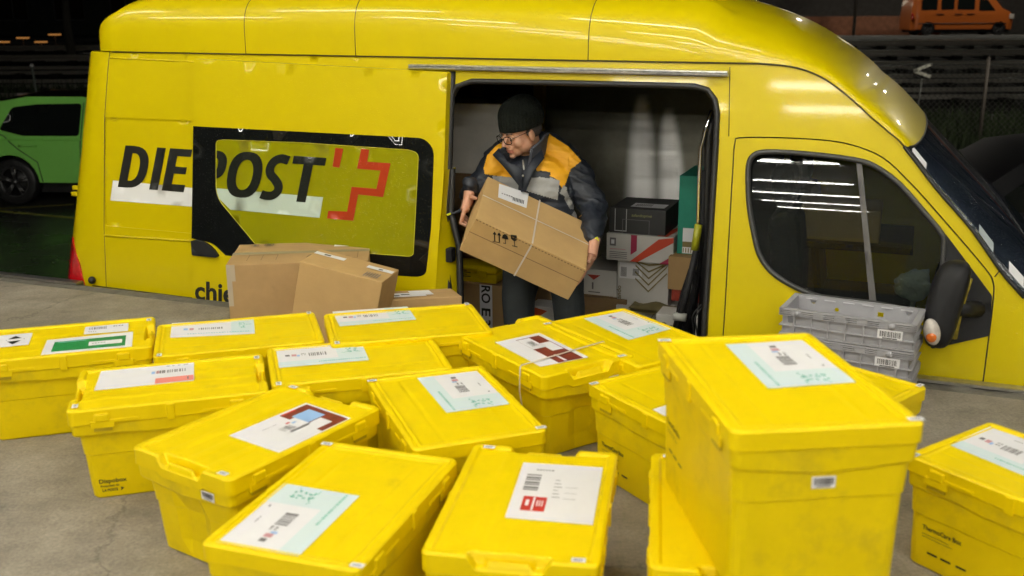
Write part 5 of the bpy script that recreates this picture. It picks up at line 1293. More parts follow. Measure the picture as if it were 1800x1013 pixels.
HM = Matrix(((Rt.x, F3.x, U3.x, HC.x), (Rt.y, F3.y, U3.y, HC.y), (Rt.z, F3.z, U3.z, HC.z), (0, 0, 0, 1))) @ Matrix.Scale(HS, 4)
def hp_(x, y, z): return HM @ Vector((x, y, z))
bodyb = MB()
def hs(x, y, z, r): bodyb.sphere(hp_(x, y, z), [q*HS for q in r], 0, 20, HM.normalized())
# skull and face
hs(0, -.005, .02, (.074, .094, .092)); hs(0, .035, -.035, (.060, .055, .065)); hs(0, .05, -.085, (.040, .040, .036)); hs(0, .078, -.108, (.018, .016, .014))
for sx in (-1, 1):
    hs(sx*.034, .050, -.046, (.028, .032, .030)); hs(sx*.034, .012, -.066, (.031, .055, .046)); hs(sx*.022, .083, .006, (.024, .012, .010)); hs(sx*.076, -.004, -.028, (.010, .018, .031)); hs(sx*.009, .098, -.052, (.008, .010, .007))
    hs(sx*.03, .079, -.016, (.013, .012, .011))
bodyb.tube([hp_(0, .088, -.005), hp_(0, .104, -.028), hp_(0, .115, -.050)], [.009*HS, .011*HS, .013*HS], 10)
hs(0, .092, -.074, (.021, .008, .005)); hs(0, .089, -.085, (.019, .009, .006)); hs(0, .078, -.067, (.028, .018, .02))
nb = W(926, 268, 5.02)
bodyb.tube([hp_(0, -.03, -.03), hp_(0, -.03, -.09), nb], [.060, .055, .050], 16)
def chain(mb, pts, rs, n=5):
    P = crom([tuple(p) for p in pts], n); rr_ = []
    for i in range(len(P)):
        t = i/(len(P)-1)*(len(rs)-1); k = min(int(t), len(rs)-2); rr_.append(rs[k]+(rs[k+1]-rs[k])*(t-k))
    mb.tube(P, rr_, 14); mb.sphere(P[0], rr_[0]*.98, 0, 14); mb.sphere(P[-1], rr_[-1]*.98, 0, 14)
endO = CB.location; fyw = -e1_.normalized()
def LE(yd, zd, out): return endO+fyw*yd+fz*zd-fx*out            # point on the left end face (distance back, up, outwards)
hipc = W(955, 462, 5.10)
sh_r = W(868, 290, 5.05); sh_l = W(1004, 292, 5.05)           # his right / left shoulder
el_r = W(826, 352, 5.00); wr_r = W(817, 372, 4.80)
el_l = W(1047, 372, 5.02); wr_l = W(1045, 424, 4.80)
chest = W(938, 340, 5.06)
MY = Matrix.Rotation(R(-14), 4, 'Z')
bodyb.sphere(chest, (.17, .11, .2), 0, 20, MY); bodyb.sphere(W(948, 410, 5.09), (.15, .11, .18), 0, 20, MY); bodyb.sphere(hipc, (.16, .12, .12), 0, 20, MY)
chain(bodyb, [sh_r, el_r, LE(.425, Lz*.55, .055)], [.055, .04, .028]); chain(bodyb, [sh_l, el_l, wr_l], [.055, .04, .028])
bodyb.tube([sh_r-Z*.03, nb-Z*.04, sh_l-Z*.03], [.035, .045, .035], 12)
kn_r, kn_l = W(912, 575, 5.05), W(1000, 568, 5.02)
ft_r, ft_l = Vector((kn_r.x, kn_r.y+.03, -.47)), Vector((kn_l.x, kn_l.y+.03, -.47))
for h_, k_2, f_ in ((W(918, 475, 5.10), kn_r, ft_r), (W(990, 475, 5.10), kn_l, ft_l)):
    chain(bodyb, [h_, k_2, f_], [.08, .055, .04])
# hands: palm plus four bent fingers and a thumb, closed on the carton's ends
def hand(wr, palm, knuckles, tips, thumb, r=.0088):
    bodyb.tube([wr, palm], [.027, .028], 12); c = Vector()
    for k in knuckles: c += k/len(knuckles)
    bodyb.tube([palm, c], [.026, .022], 12)
    for i, (k, t) in enumerate(zip(knuckles, tips)):
        q = [r*1.15, r*1.1, r, r*.85][0:4]
        bodyb.tube([palm.lerp(k, .5), k], [r*1.3, r*1.2], 10); bodyb.sphere(k, r*1.2, 0, 10)
        bodyb.tube([k]+t, [r*1.15]+[r*(1.05-.1*j) for j in range(len(t))], 10)
        for j, p in enumerate(t): bodyb.sphere(p, r*(1.05-.1*j), 0, 10)
    bodyb.tube([palm.lerp(wr, .3)]+thumb, [r*1.4, r*1.25, r], 10); bodyb.sphere(thumb[-1], r, 0, 10)
lf = (CB.location+Vector(top0))                                 # near top corner at the left end (d)
# his right hand: lies on the left end face, fingers pointing down and towards the camera
k0 = [LE(.365-.024*i, Lz*.12-.004*i, .034) for i in range(4)]
t0 = [[LE(.352-.024*i, -.016-.003*i, .028), LE(.347-.024*i, -.024, .002)] for i in range(4)]
hand(LE(.425, Lz*.50, .055), LE(.385, Lz*.30, .038), k0, t0, [LE(.345, Lz*.50, .022), LE(.315, Lz*.60, .013)])
def RE(yd, zd, out): return endO+eL+fyw*yd+fz*zd+fx*out
k1 = [RE(.21-.024*i, Lz*.55-.006*i, .032) for i in range(4)]
t1 = [[RE(.20-.025*i, Lz*.28, .030), RE(.195-.025*i, -.004, .016)] for i in range(4)]
hand(wr_l, RE(.19, Lz*.85, .030), k1, t1, [RE(.14, Lz*.8, .022), RE(.10, Lz*.92, .014)])
man = remesh(bodyb, 'person', .0031, 7, [SKIN, mat('lips', (.40, .14, .10), .4)], cls=lambda c, n: 1 if (lambda q: abs(q.x) < .022 and q.y > .082 and -.092 < q.z < -.071)(HM.inverted() @ c) else 0)
tag(man, 'man in black knit hat, glasses and navy-orange work jacket carrying a strapped cardboard box', 'person')
def part(mb, name, m): return mb.build(name, m, man)
# eyes, brows
mb = MB()
for sx in (-1, 1): mb.sphere(hp_(sx*.031, .0818, -.018), (.0105*HS,)*3, 0, 12)
part(mb, 'eyes', mat('eye', (.45, .36, .30), .25))
mb = MB()
for sx in (-1, 1): mb.sphere(hp_(sx*.031, .0890, -.0215), (.0042*HS,)*3, 0, 10)
part(mb, 'irises', mat('iris', (.03, .02, .015), .2))
mb = MB()
for sx in (-1, 1): mb.tube([hp_(sx*.019, .0915, -.0165), hp_(sx*.031, .0945, -.0125), hp_(sx*.043, .089, -.0175)], [.002, .0032, .002], 6)
part(mb, 'eyelids', SKIN)
mb = MB()
for sx in (-1, 1): mb.tube([hp_(sx*.014, .096, .006), hp_(sx*.032, .094, .012), hp_(sx*.047, .082, .006)], [.003, .0042, .002], 6)
part(mb, 'eyebrows', mat('grey_brown_hair', (.09, .06, .045), .8))
mb = MB()      # short hair at the nape and temples
for sx in (-1, 1): mb.sphere(hp_(sx*.069, -.03, -.012), (.014*HS, .05*HS, .035*HS), 0, 14, HM.normalized())
mb.sphere(hp_(0, -.065, -.025), (.06*HS, .035*HS, .045*HS), 0, 14, HM.normalized())
part(mb, 'hair', mat('dark_grey_hair', (.05, .04, .035), .8, bump=.8, bscale=200))
# glasses
GF = mat('dark_glasses_frame', (.012, .01, .01), .25)
mb = MB()
for sx in (-1, 1):
    c = (sx*.033, .108-.004, -.018)
    mb.tube([hp_(c[0]+.0245*math.copysign(abs(math.cos(t))**.75, math.cos(t)), c[1]-.35*abs(c[0]+.0245*math.cos(t)-0)*.55+.010, c[2]+.0185*math.copysign(abs(math.sin(t))**.75, math.sin(t))) for t in [2*math.pi*k/24 for k in range(24)]], .0021, 6, closed=True)
    mb.tube([hp_(sx*.058, .099, -.010), hp_(sx*.072, .07, -.006), hp_(sx*.081, .0, -.004)], .0019, 6)
mb.tube([hp_(-.009, .112, -.014), hp_(0, .115, -.011), hp_(.009, .112, -.014)], .0015, 6)
part(mb, 'glasses', GF)
LENS = glass_mat('lens', (.95, .95, .95), .05, drops=0, const=True)
mb = MB()
for sx in (-1, 1):
    c = (sx*.033, .104, -.018); mb.add([hp_(c[0]+.0235*math.cos(t), c[1]-.1925*abs(c[0]+.0235*math.cos(t))+.010, c[2]+.0175*math.sin(t)) for t in [2*math.pi*k/20 for k in range(20)]], [list(range(20))])
part(mb, 'lenses', LENS)
# knitted hat: ribbed, pulled down to the brows
KNIT = mat('black_knit', (.006, .008, .006), .95, bump=1., bscale=160, spec=.2)
hb0 = hp_(0, -.012, .012); hax = (Z*.97+Fd*.05+Vector((.0, 0, 0))).normalized()
hx = (Fd-hax*Fd.dot(hax)).normalized(); hy = hax.cross(hx)
prof = [(-.012, .93), (-.008, .985), (0, 1.0), (.02, 1.03), (.05, 1.04), (.075, .99), (.098, .88), (.118, .71), (.134, .50), (.143, .30), (.148, .1), (.149, .0)]
prof = crom(prof, 3)
mb = MB(); NS = 176
def hatP(i, j):
    z, r_ = prof[i]; t = 2*math.pi*j/NS; rb = 1+.040*abs(math.sin(t*17))**.7*(1 if r_ > .3 else r_/.3); r_ = max(0, r_)
    sl_ = .010*math.sin(t-1.2)*min(1, max(0, (.03-z)/.03))
    return hb0+hx*(.112*r_*rb*math.cos(t))+hy*(.094*r_*rb*math.sin(t))+hax*(z*1.02-.006*math.cos(t)*(1 if z < .02 else 0)+sl_)-hx*.012*sstep(.08, .16, z)*1.
mb.grid(hatP, len(prof)-1, NS); mb.add([hatP(0, j)+hax*.012-(hatP(0, j)-hb0)*.06 for j in range(NS)]+[hatP(0, j) for j in range(NS)], [[j, (j+1) % NS, NS+(j+1) % NS, NS+j] for j in range(NS)])
part(mb, 'knit_hat', KNIT)
# jacket
jb = MB()
jb.sphere(W(938, 335, 5.07), (.215, .145, .20), 0, 24, MY); jb.sphere(W(944, 400, 5.09), (.205, .15, .24), 0, 24, MY); jb.sphere(W(950, 440, 5.10), (.20, .145, .15), 0, 24, MY)
chain(jb, [sh_r+Vector((.02, 0, 0)), W(843, 325, 5.04), W(828, 345, 5.0), LE(.425, Lz*.55, .058)], [.078, .062, .052, .040])
chain(jb, [sh_l-Vector((.015, 0, 0)), W(1022, 325, 5.04), W(1043, 365, 5.03), W(1041, 395, 4.90), W(1041, 418, 4.82)], [.085, .078, .072, .056, .042])
jb.tube([sh_r+Vector((0, 0, .0)), W(893, 268, 5.06), W(926, 258, 5.09), W(965, 262, 5.08), sh_l+Vector((0, 0, .01))], [.075, .075, .08, .085, .08], 16)
YK = [[(850, 296), (856, 274), (870, 258), (890, 244), (893, 252), (875, 265), (868, 273), (886, 291), (915, 313), (868, 309), (852, 306)], [(957, 230), (972, 240), (1000, 258), (1022, 283), (1003, 298), (990, 334), (977, 314), (964, 309), (966, 303), (944, 301), (938, 288), (951, 272), (957, 250)]]
BD = [[(866, 309), (911, 313), (911, 345), (866, 330)], [(932, 313), (962, 310), (984, 318), (980, 352), (925, 336)]]
B2 = [[(990, 326), (997, 330), (994, 346), (984, 340)], [(994, 331), (1003, 350), (1012, 368), (1002, 368), (992, 350)], [(1010, 370), (1018, 378), (1014, 386), (1005, 378)]]
BK = [[(949, 300), (968, 303), (966, 314), (947, 311)]]
def jcls(c, n):
    if n.y > .35 and c.y > 5.0: return 1 if c.z > W(940, 300, 5.1).z else 0
    x, y = proj(c)
    for P in BK:
        if inpoly(x, y, P): return 0
    for P in BD+B2:
        if inpoly(x, y, P): return 2
    for P in YK:
        if inpoly(x, y, P): return 1
    # thin piping round the left sleeve
    return 0
def jdisp(co, n):
    x, y = proj(co); a = 0
    q = Vector((co.x*6+co.z*5, co.y*5, co.z*15)); a += .008*noise.noise(q)-.009*abs(noise.noise(q*1.9))+.004
    if x > 1000: q = Vector((co.x*10+co.z*14, co.y*6, co.z*9)); a += .014*noise.noise(q)-.014*abs(noise.noise(q*1.6+Vector((4, 2, 1))))+.005
    if x < 868: a += .009*noise.noise(Vector((co.x*12+co.z*10, 3, co.z*14)))
    return co+n*a
jk = remesh(jb, 'jacket', .0040, 13, [NAVY, YOKE, REFL], cls=jcls, disp=jdisp, parent=man)
# collar: stand-up, open at the front
mb = MB(); cc0 = W(925, 262, 5.0)
def colP(i, j):
    t = lerp(-1.95, 1.95, i/40); a = math.atan2(-Fd.y*-1, 1)
    d = -Fd*math.cos(t)+Rt*math.sin(t)*-1
    fro_ = max(0, abs(t)-1.2)/1.15
    rad = .088+.020*fro_+.012*j/6; z = -.075+.150*(j/6)-.075*fro_*(j/6)-.02*fro_+.006*noise.noise(Vector((i*.4, j*.6, 1)))
    return cc0+d*rad+Z*z+Fd*(.03*fro_)+Vector((.012, 0, 0))*(j/6)
mb.grid(colP, 40, 6); mb.grid(lambda i, j: colP(i, j)+(cc0-colP(i, j)).normalized()*.012, 40, 6, flip=True)
mb.tube([colP(i, 6)+(cc0-colP(i, 6)).normalized()*.006 for i in range(41)], .0075, 8); mb.tube([colP(0, j) for j in range(7)], .008, 8); mb.tube([colP(40, j) for j in range(7)], .008, 8)
part(mb, 'collar', mat('grey_navy_collar', (.045, .048, .06), .7, var=.2, vscale=20, bump=.3, bscale=30))
for nm_, pl in (('lapel', [(866, 273, 4.93), (877, 262, 4.95), (893, 286, 4.87), (917, 296, 4.85), (918, 335, 4.86), (905, 318, 4.87), (884, 292, 4.89)]), ('lapel', [(952, 262, 4.93), (957, 278, 4.90), (940, 300, 4.87), (925, 335, 4.86), (916, 338, 4.86), (922, 300, 4.86), (935, 282, 4.89)])):
    mb = MB(); A = [W(*q) for q in pl]; c = sum(A, Vector())/len(A)+Vector((0, -.015, 0)); Bk = [q+Vector((0, .03, 0)) for q in A]; k = len(A)
    mb.add(A+[c]+Bk, [[i, (i+1) % k, k] for i in range(k)]+[[i, k+1+i, k+1+(i+1) % k, (i+1) % k] for i in range(k)], 0, True); part(mb, nm_, NAVY)
mb = MB(); mb.tube([W(919, 282, 4.88), W(921, 298, 4.845)], .004, 6); mb.sphere(W(919, 309, 4.835), .005, 0, 8); part(mb, 'zip', mat('zip_metal', (.5, .5, .45), .3, .8))
mb = MB(); mb.tube([W(1018+4*k, 382-7*math.sin(k*.5), 4.945-.012*k) for k in range(7)], .0022, 6); mb.tube([W(1052, 380, 4.97), W(1056, 391, 4.95)], .0022, 6); part(mb, 'sleeve_piping', mat('pale_orange_piping', (.6, .33, .1), .5))
NY = mat('neon_yellow_tab', (.75, .8, .02), .4)
mb = MB(); mb.box(-.008, .008, -.004, .004, -.011, .011, Matrix.Translation(W(1049, 421, 4.78)) @ Matrix.Rotation(R(-20), 4, 'Y'), bev=.002); part(mb, 'cuff_tab', NY)
mb = MB(); mb.box(-.010, .010, -.004, .004, -.005, .005, Matrix.Translation(W(789, 377, 4.86)) @ Matrix.Rotation(R(-20), 4, 'Y'), bev=.002); part(mb, 'cuff_strap', NY); mb = MB(); mb.tube([W(792, 377, 4.87), W(803, 373, 4.88), W(820, 364, 4.89)], [.004, .007, .016], 8); part(mb, 'cuff_flap', NAVY)
tb_ = MB()
for h_, k_2, f_ in ((W(917, 465, 5.10), kn_r, ft_r), (W(992, 460, 5.10), kn_l, ft_l)): chain(tb_, [h_, k_2, f_-Z*.02], [.10, .075, .065])
tb_.sphere(W(955, 455, 5.10), (.18, .13, .10), 0, 20, MY)
remesh(tb_, 'trousers', .007, 8, [mat('dark_green_black_trousers', (.016, .020, .021), .85, var=.15, vscale=8, bump=.3, bscale=30)], disp=lambda co, n: co+n*(.010*noise.noise(Vector((co.x*9, co.y*9, co.z*7)))), parent=man)
for f_ in (ft_r, ft_l):
    mb = MB(); mb.sphere(f_+Vector((-.01, -.05, -.035)), (.05, .14, .045), 0, 16); part(mb, 'shoe', BLACK)
#PART5
# ------------------------------------------------------------------ OTHER VEHICLES, built from a side profile
def vehicle(name, loc, rz, prof, roofw, width, mbody, label, windows, wheels, wr, sill=.3, side_bulge=.06, extras=None, zbelt=.9):
    """prof: closed side outline (x forward, z up) starting at the rear sill; windows: outlines; wheels: x positions"""
    e = empty(name, loc, rz, label, 'van' if name == 'passenger_van' else 'car')
    hw = width/2; zt = max(z for x, z in prof)
    def Dp(x, z):
        d = side_bulge*((max(0, .55-z))/.55)**2 + roofw*max(0, (z-zbelt))/(zt-zbelt)*1.0
        xs0, xs1 = min(q[0] for q in prof), max(q[0] for q in prof); t = min(x-xs0, xs1-x)
        if t < .45: d += .25*((.45-t)/.45)**2
        return hw-d
    arches = []
    outer = []
    # cut wheel arches into the lower outline
    bottom = []
    x0, x1 = prof[0][0], prof[-1][0]
    ra = wr+.06
    pts = [(x0, sill)]
    for wx in sorted(wheels):
        pts += [(wx+ra*math.cos(t), max(sill, wr+ra*math.sin(t)*1.0)) for t in [math.pi-math.pi*k/12 for k in range(13)]]
    pts.append((x1, sill))
    outer = pts+[p for p in reversed(prof[1:-1])]
    for sgn in (-1, 1):
        mb = MB(); panel(mb, outer, [], lambda x, z: (x, sgn*Dp(x, z), z), step=.12, thick=.06, tdir=Vector((0, -sgn, 0)), flip=sgn > 0); mb.build('body_side', mbody, e)
    top = prof[:]
    mb = MB(); N = len(top)
    def topP(i, j):
        x, z = top[i]; y = Dp(x, z); t = j/10*2-1
        return (x, -y*t if True else 0, z+.05*(1-t*t)*(1 if z > .8 else .2))
    mb.grid(topP, N-1, 10); mb.build('body_top', mbody, e)
    GL = mat('vehicle_glass', (.008, .010, .009), .05, coat=.3)
    for k, wn in enumerate(windows):
        for sgn in (-1, 1):
            mb = MB(); panel(mb, fillet(wn, .05), [], lambda x, z: (x, sgn*(Dp(x, z)+.004), z), step=.12, thick=.01, tdir=Vector((0, -sgn, 0)), flip=sgn > 0); mb.build('side_window', GL, e)
    for wx in wheels:
        for sgn in (-1, 1):
            y0 = sgn*(hw-.12)
            mb = MB(); pr_ = [(wr*.64, .09), (wr*.9, .10), (wr*.99, .085), (wr, 0), (wr*.99, -.085), (wr*.64, -.09)]
            mb.grid(lambda i, j: (wx+pr_[j][0]*math.cos(i*math.pi/14), y0+sgn*pr_[j][1], wr+pr_[j][0]*math.sin(i*math.pi/14)), 28, 5)
            wh = mb.build('wheel', BLACK, e)
            mb = MB(); AL = mat('dull_alloy', (.11, .11, .11), .35, .7)
            mb.tube([(wx+wr*.62*math.cos(t), y0+sgn*.075, wr+wr*.62*math.sin(t)) for t in [2*math.pi*k/28 for k in range(28)]], .014, 6, closed=True)
            for k in range(5):
                t = 2*math.pi*k/5+.3
                for dt in (-.13, .13): mb.tube([(wx+.03*math.cos(t), y0+sgn*.06, wr+.03*math.sin(t)), (wx+wr*.62*math.cos(t+dt), y0+sgn*.075, wr+wr*.62*math.sin(t+dt))], .018, 6)
            mb.tube([(wx, y0+sgn*.05, wr), (wx, y0+sgn*.085, wr)], .045, 12)
            mb.build('rim', AL, wh)
            mb = MB(); mb.tube([(wx, y0-sgn*.05, wr), (wx, y0+sgn*.01, wr)], wr*.6, 20); mb.build('brake_drum', BLACK, wh)
    mb = MB(); mb.box(min(p[0] for p in prof)+.15, max(p[0] for p in prof)-.15, -hw+.22, hw-.22, .16, .5); mb.build('underbody', BLACK, e)
    return e, Dp
hatch = [(-2.0, .3), (-2.05, .55), (-2.0, .9), (-1.86, 1.0), (-1.70, 1.22), (-1.50, 1.42), (-1.0, 1.50), (-.2, 1.50), (.35, 1.42), (.95, 1.02), (1.2, .95), (1.75, .82), (1.98, .62), (2.0, .3)]
hw_ = [[(-1.36, 1.06), (-1.2, 1.36), (-.85, 1.40), (-.20, 1.41), (-.20, .98), (-1.0, .98)], [(-.14, .98), (-.14, 1.40), (.0, 1.40), (.25, 1.34), (.72, 1.0), (.6, .98)]]
gpt = onz(28, 362, GZ)
GRN = mat('light_green_car_paint', (.27, .72, .13), .25, coat=1, var=.03)
gyaw = R(-4)
ge, gD = vehicle('parked_car', (gpt.x+.06+1.22*math.cos(gyaw), gpt.y+.86+1.22*math.sin(gyaw), GZ), gyaw, hatch, .26, 1.72, GRN, 'light green hatchback parked in the wet yard behind the yellow van', hw_, [-1.22, 1.25], .33)
mb = MB(); yy = lambda x, z: -(gD(x, z)+.004)
for pts in ([(-1.40, 1.02), (-1.28, .98), (-1.08, .80), (-.82, .62), (-.78, .34)], [(-.17, 1.42), (-.17, .96), (-.22, .36)]): mb.tube([(x, yy(x, z), z) for x, z in subdiv_open(pts, .1)], .006, 5)
mb.build('door_seam', SEAMM if False else BLACK, ge)
mb = MB(); mb.tube([(-1.06, yy(-1.06, .84)-.01, .845), (-.98, yy(-.98, .84)-.03, .85), (-.88, yy(-.88, .84)-.03, .85), (-.80, yy(-.8, .84)-.01, .845)], .014, 8); mb.build('door_handle', GRN, ge)
mb = MB(); mb.tube([(x, yy(x, .93), .93) for x in (-1.9, -1.4, -.8, -.2, .4, 1.0)], .012, 6); mb.build('shoulder_crease', GRN, ge)
mb = MB(); mb.box(-.95, -.8, -.4, .4, 1.0, 1.02); mb.build('parcel_shelf', BLACK, ge)
# roof of the hatchback is black
for ch in ge.children:
    if ch.name.startswith('body_top'):
        ch.data.materials.append(mat('black_gloss_roof', (.008, .008, .008), .15, coat=1))
        for p in ch.data.polygons:
            if p.center.z > 1.36: p.material_index = 1
# dark car at the right, behind the van's nose
dpt = onz(1880, 430, GZ)
BLK = mat('black_car_paint', (.005, .005, .006), .55, spec=.2)
vehicle('parked_car', (4.75, 8.9, GZ), R(172), hatch, .26, 1.75, BLK, 'black car parked in the dark beyond the yellow van\'s nose', hw_, [-1.22, 1.25], .33)
# orange minibus across the tracks
ob = ray(1685, 66); ty = 51.5; op_ = Vector((0, 0, CAM_H))+ob*(ty/ob.y)
bus = [(-2.72, .3), (-2.74, .8), (-2.70, 1.5), (-2.62, 2.15), (-2.5, 2.22), (-1, 2.26), (.9, 2.24), (1.35, 2.12), (1.75, 1.72), (2.05, 1.38), (2.45, 1.22), (2.68, 1.0), (2.76, .7), (2.74, .3)]
bw = [[(-2.3, 1.3), (-2.3, 1.88), (-1.45, 1.90), (-1.45, 1.32)], [(-1.25, 1.32), (-1.25, 1.90), (-.55, 1.90), (-.55, 1.32)], [(-.38, 1.32), (-.38, 1.90), (.55, 1.90), (.55, 1.32)], [(.78, 1.26), (.78, 1.86), (1.22, 1.84), (1.68, 1.26)]]
ORG = mat('orange_van_paint', (.46, .11, .016), .35, coat=.6)
oe, oD = vehicle('passenger_van', (op_.x, op_.y, land(op_.x, op_.y)+.02), R(1.5), bus, .12, 1.9, ORG, 'orange passenger van standing beyond the railway tracks', bw, [-1.85, 1.95], .33, zbelt=1.1, side_bulge=.05)
oe.scale = (.92, .92, .92); oe.location.x -= .25
mb = MB(); mb.box(-2.76, -2.70, -.96, -.78, .85, 1.15, bev=.02); mb.build('tail_lamp', mat('red_lens', (.5, .01, .01), .2, coat=1), oe)
mb = MB(); mb.box(2.45, 2.72, -.93, -.7, .85, 1.1, bev=.03); mb.build('headlight', mat('headlamp_glass', (.5, .45, .4), .1, coat=1), oe)
for x0 in (-1.5, -.5, .15):
    mb = MB(); mb.box(x0, x0+.4, -.985, -.955, 1.08, 1.12); mb.build('rubbing_strip' if x0 < 0 else 'door_handle', BLACK, oe)
mb = MB(); mb.tube([(x, -(oD(x, .62)+.006), .62) for x in (-2.4, -1, 0, 1, 2.3)], .03, 6); mb.build('rubbing_strip', BLACK, oe)
# yellow parking line and kerb beyond
ln = mat('worn_yellow_line', (.30, .27, .05), .6, var=.3, vscale=6)
def strip(p, q, wd, z, name, m):
    p, q = Vector(p), Vector(q); d = (q-p).normalized(); n = Vector((-d.y, d.x, 0))*wd/2
    mb = MB(); mb.add([p-n+Z*z, q-n+Z*z, q+n+Z*z, p+n+Z*z], [[0, 1, 2, 3]]); return tag(mb.build(name, m), kind='structure')
strip(onz(-60, 371, GZ), onz(130, 360, GZ), .07, .004, 'parking_line', ln)
strip(onz(-60, 366, GZ), onz(150, 386, GZ), .09, .004, 'parking_line', ln)
# ------------------------------------------------------------------ railway tracks, fence, sign
RAIL = mat('wet_rail_steel', (.6, .58, .52), .33, .8)
SLEEP = mat('wet_ballast', (.018, .018, .015), .95, var=.5, vscale=6, bump=.5, bscale=8, spec=.1)
mb = MB(); mb.grid(lambda i, j: (-70+180*i/120, 25+22*j/24, land(-70+180*i/120, 25+22*j/24)+.03+.05*noise.noise(Vector((i*3.3, j*2.7, 0)))), 120, 24)
tag(mb.build('track_ballast', SLEEP), kind='stuff')
for k, yb in enumerate((26.5, 30, 33.8, 38, 42.5)):
    e = empty('railway_track', (0, yb, land(0, yb)+.08), R(.6), ('nearest', 'second', 'third', 'fourth', 'farthest')[k]+' of the wet railway tracks crossing behind the fence', 'railway track', 'railway tracks in the background')
    for dy in (0, 1.435):
        mb = MB(); dz = land(0, yb+dy)-land(0, yb); mb.box(-70, 110, dy-.035, dy+.035, .06+dz, .17+dz); mb.build('rail', RAIL, e)
    mb = MB()
    for i in range(150): x = -70+i*1.2; mb.box(x-.12, x+.12, -.5, 1.95, -.03, .055+(land(0, yb+1.4)-land(0, yb))*.5)
    s_ = mb.build('sleepers', mat('wet_concrete_sleeper', (.022, .02, .018), .9, var=.3, spec=.1), e); s_['kind'] = 'stuff'
# wet grass and weeds beside the fence
GR = mat('weeds', (.035, .055, .018), .7, var=.5, vscale=3)
rn = random.Random(3); mb = MB()
for i in range(16000):
    x = rn.uniform(2, 20); y = rn.uniform(18.2, 24); h = rn.uniform(.12, .42)*(1 if rn.random() < .9 else 1.6); a = rn.uniform(0, 6.3); z = land(x, y)
    dx, dy = .03*math.cos(a), .03*math.sin(a); lx, ly = rn.uniform(-.12, .12), rn.uniform(-.12, .12)
    mb.add([(x-dx, y-dy, z), (x+dx, y+dy, z), (x+lx, y+ly, z+h)], [[0, 1, 2]])
tag(mb.build('weeds', GR), kind='stuff')
mb = MB()
for i in range(6000):
    x = rn.uniform(-16, -2); y = rn.uniform(24, 30); h = rn.uniform(.15, .5); a = rn.uniform(0, 6.3); z = land(x, y); dx, dy = .04*math.cos(a), .04*math.sin(a)
    mb.add([(x-dx, y-dy, z), (x+dx, y+dy, z), (x+rn.uniform(-.12, .12), y, z+h)], [[0, 1, 2]])
tag(mb.build('weeds', GR), kind='stuff')
# chain-link fence
FY = 20.0; fe = empty('chain_link_fence', (0, FY, GZ), 0, 'rusty chain-link fence with round posts in front of the tracks', 'fence')
WIRE = mat('dull_wire', (.15, .15, .13), .5, .6); POST = mat('fence_post', (.13, .11, .09), .6)
fx0, fx1, ft = 5.5, 15.5, 1.62
mb = MB(); stp = .115
n = int((fx1-fx0)/stp)
for i in range(-15, n+1):
    for sg in (1, -1):
        x0 = fx0+i*stp; a, b = (x0, .05), (x0+sg*ft*.98, ft)
        if sg < 0: a, b = (x0+ft*.98, .05), (x0, ft)
        # clip to fence ends
        def cx_(p, q):
            out = [p, q]
            if p[0] > q[0]: p, q = q, p
            if q[0] < fx0 or p[0] > fx1: return None
            def at(x): t = (x-p[0])/(q[0]-p[0]); return (x, p[1]+(q[1]-p[1])*t)
            if p[0] < fx0: p = at(fx0)
            if q[0] > fx1: q = at(fx1)
            return p, q
        c = cx_(a, b)
        if c: mb.tube([(c[0][0], .004*sg, c[0][1]), (c[1][0], .004*sg, c[1][1])], .0042, 3, caps=False)
w_ = mb.build('wire_mesh', WIRE, fe); w_['kind'] = 'stuff'
for x in (6.4, 9.28, 12.1, 15.0):
    mb = MB(); mb.tube([(x, 0, -.1), (x, 0, ft+.08)], .038, 10); mb.sphere((x, 0, ft+.08), .04, 0, 10); mb.build('post', POST, fe)
mb = MB(); mb.tube([(fx0, 0, ft), (fx1, 0, ft)], .006, 5); mb.build('tension_wire', WIRE, fe)
# track sign '<' on its post
sg_ = W(1622, 125, 22.0); e = empty('track_sign', (sg_.x, sg_.y, land(sg_.x, sg_.y)), R(0), 'white arrow-shaped track sign on a thin grey post beside the van\'s windscreen', 'sign')
hz = sg_.z-land(sg_.x, sg_.y)
mb = MB(); mb.tube([(-.06, 0, 0), (.0, 0, hz-.16)], .022, 8); mb.build('post', mat('grey_post', (.2, .2, .18), .5), e)
mb = MB(); mb.box(-.19, .19, .012, .03, -.17, .17, Matrix.Translation((0, 0, hz))); mb.build('backing_plate', mat('black_plate', (.01, .01, .01), .5), e)
for a in (22, -18):
    mb = MB(); mb.box(0, .39, -.012, .010+(.001 if a > 0 else 0), -.034, .034, Matrix.Translation((-.19, -.003, hz+.0)) @ Matrix.Rotation(R(-a), 4, 'Y')); mb.build('white_bar', mat('sign_white', (.85, .83, .7), .5), e)
# marker post and low white block behind the green car
p = W(62, 165, 26); q = W(60, 115, 26)
e = empty('marker_post', (p.x, p.y, land(p.x, p.y)), 0, 'thin pale marker post with a white cap behind the green car', 'post'); hz = q.z-e.location.z
mb = MB(); mb.tube([(.05, 0, 0), (0, 0, hz)], .028, 8); mb.build('shaft', mat('pale_post', (.2, .23, .2), .6), e)
mb = MB(); mb.sphere((0, 0, hz), .055, 0, 10); mb.build('cap', mat('white_cap', (.7, .7, .68), .5), e)
p = W(46, 167, 24); mb = MB(); mb.box(-.18, .18, -.1, .1, land(p.x, p.y), p.z+.04, Matrix.Translation((p.x, p.y, 0)), bev=.02); tag(mb.build('concrete_block', mat('pinkish_concrete', (.6, .5, .48), .6)), 'small pale block standing beyond the green car\'s roof', 'block')
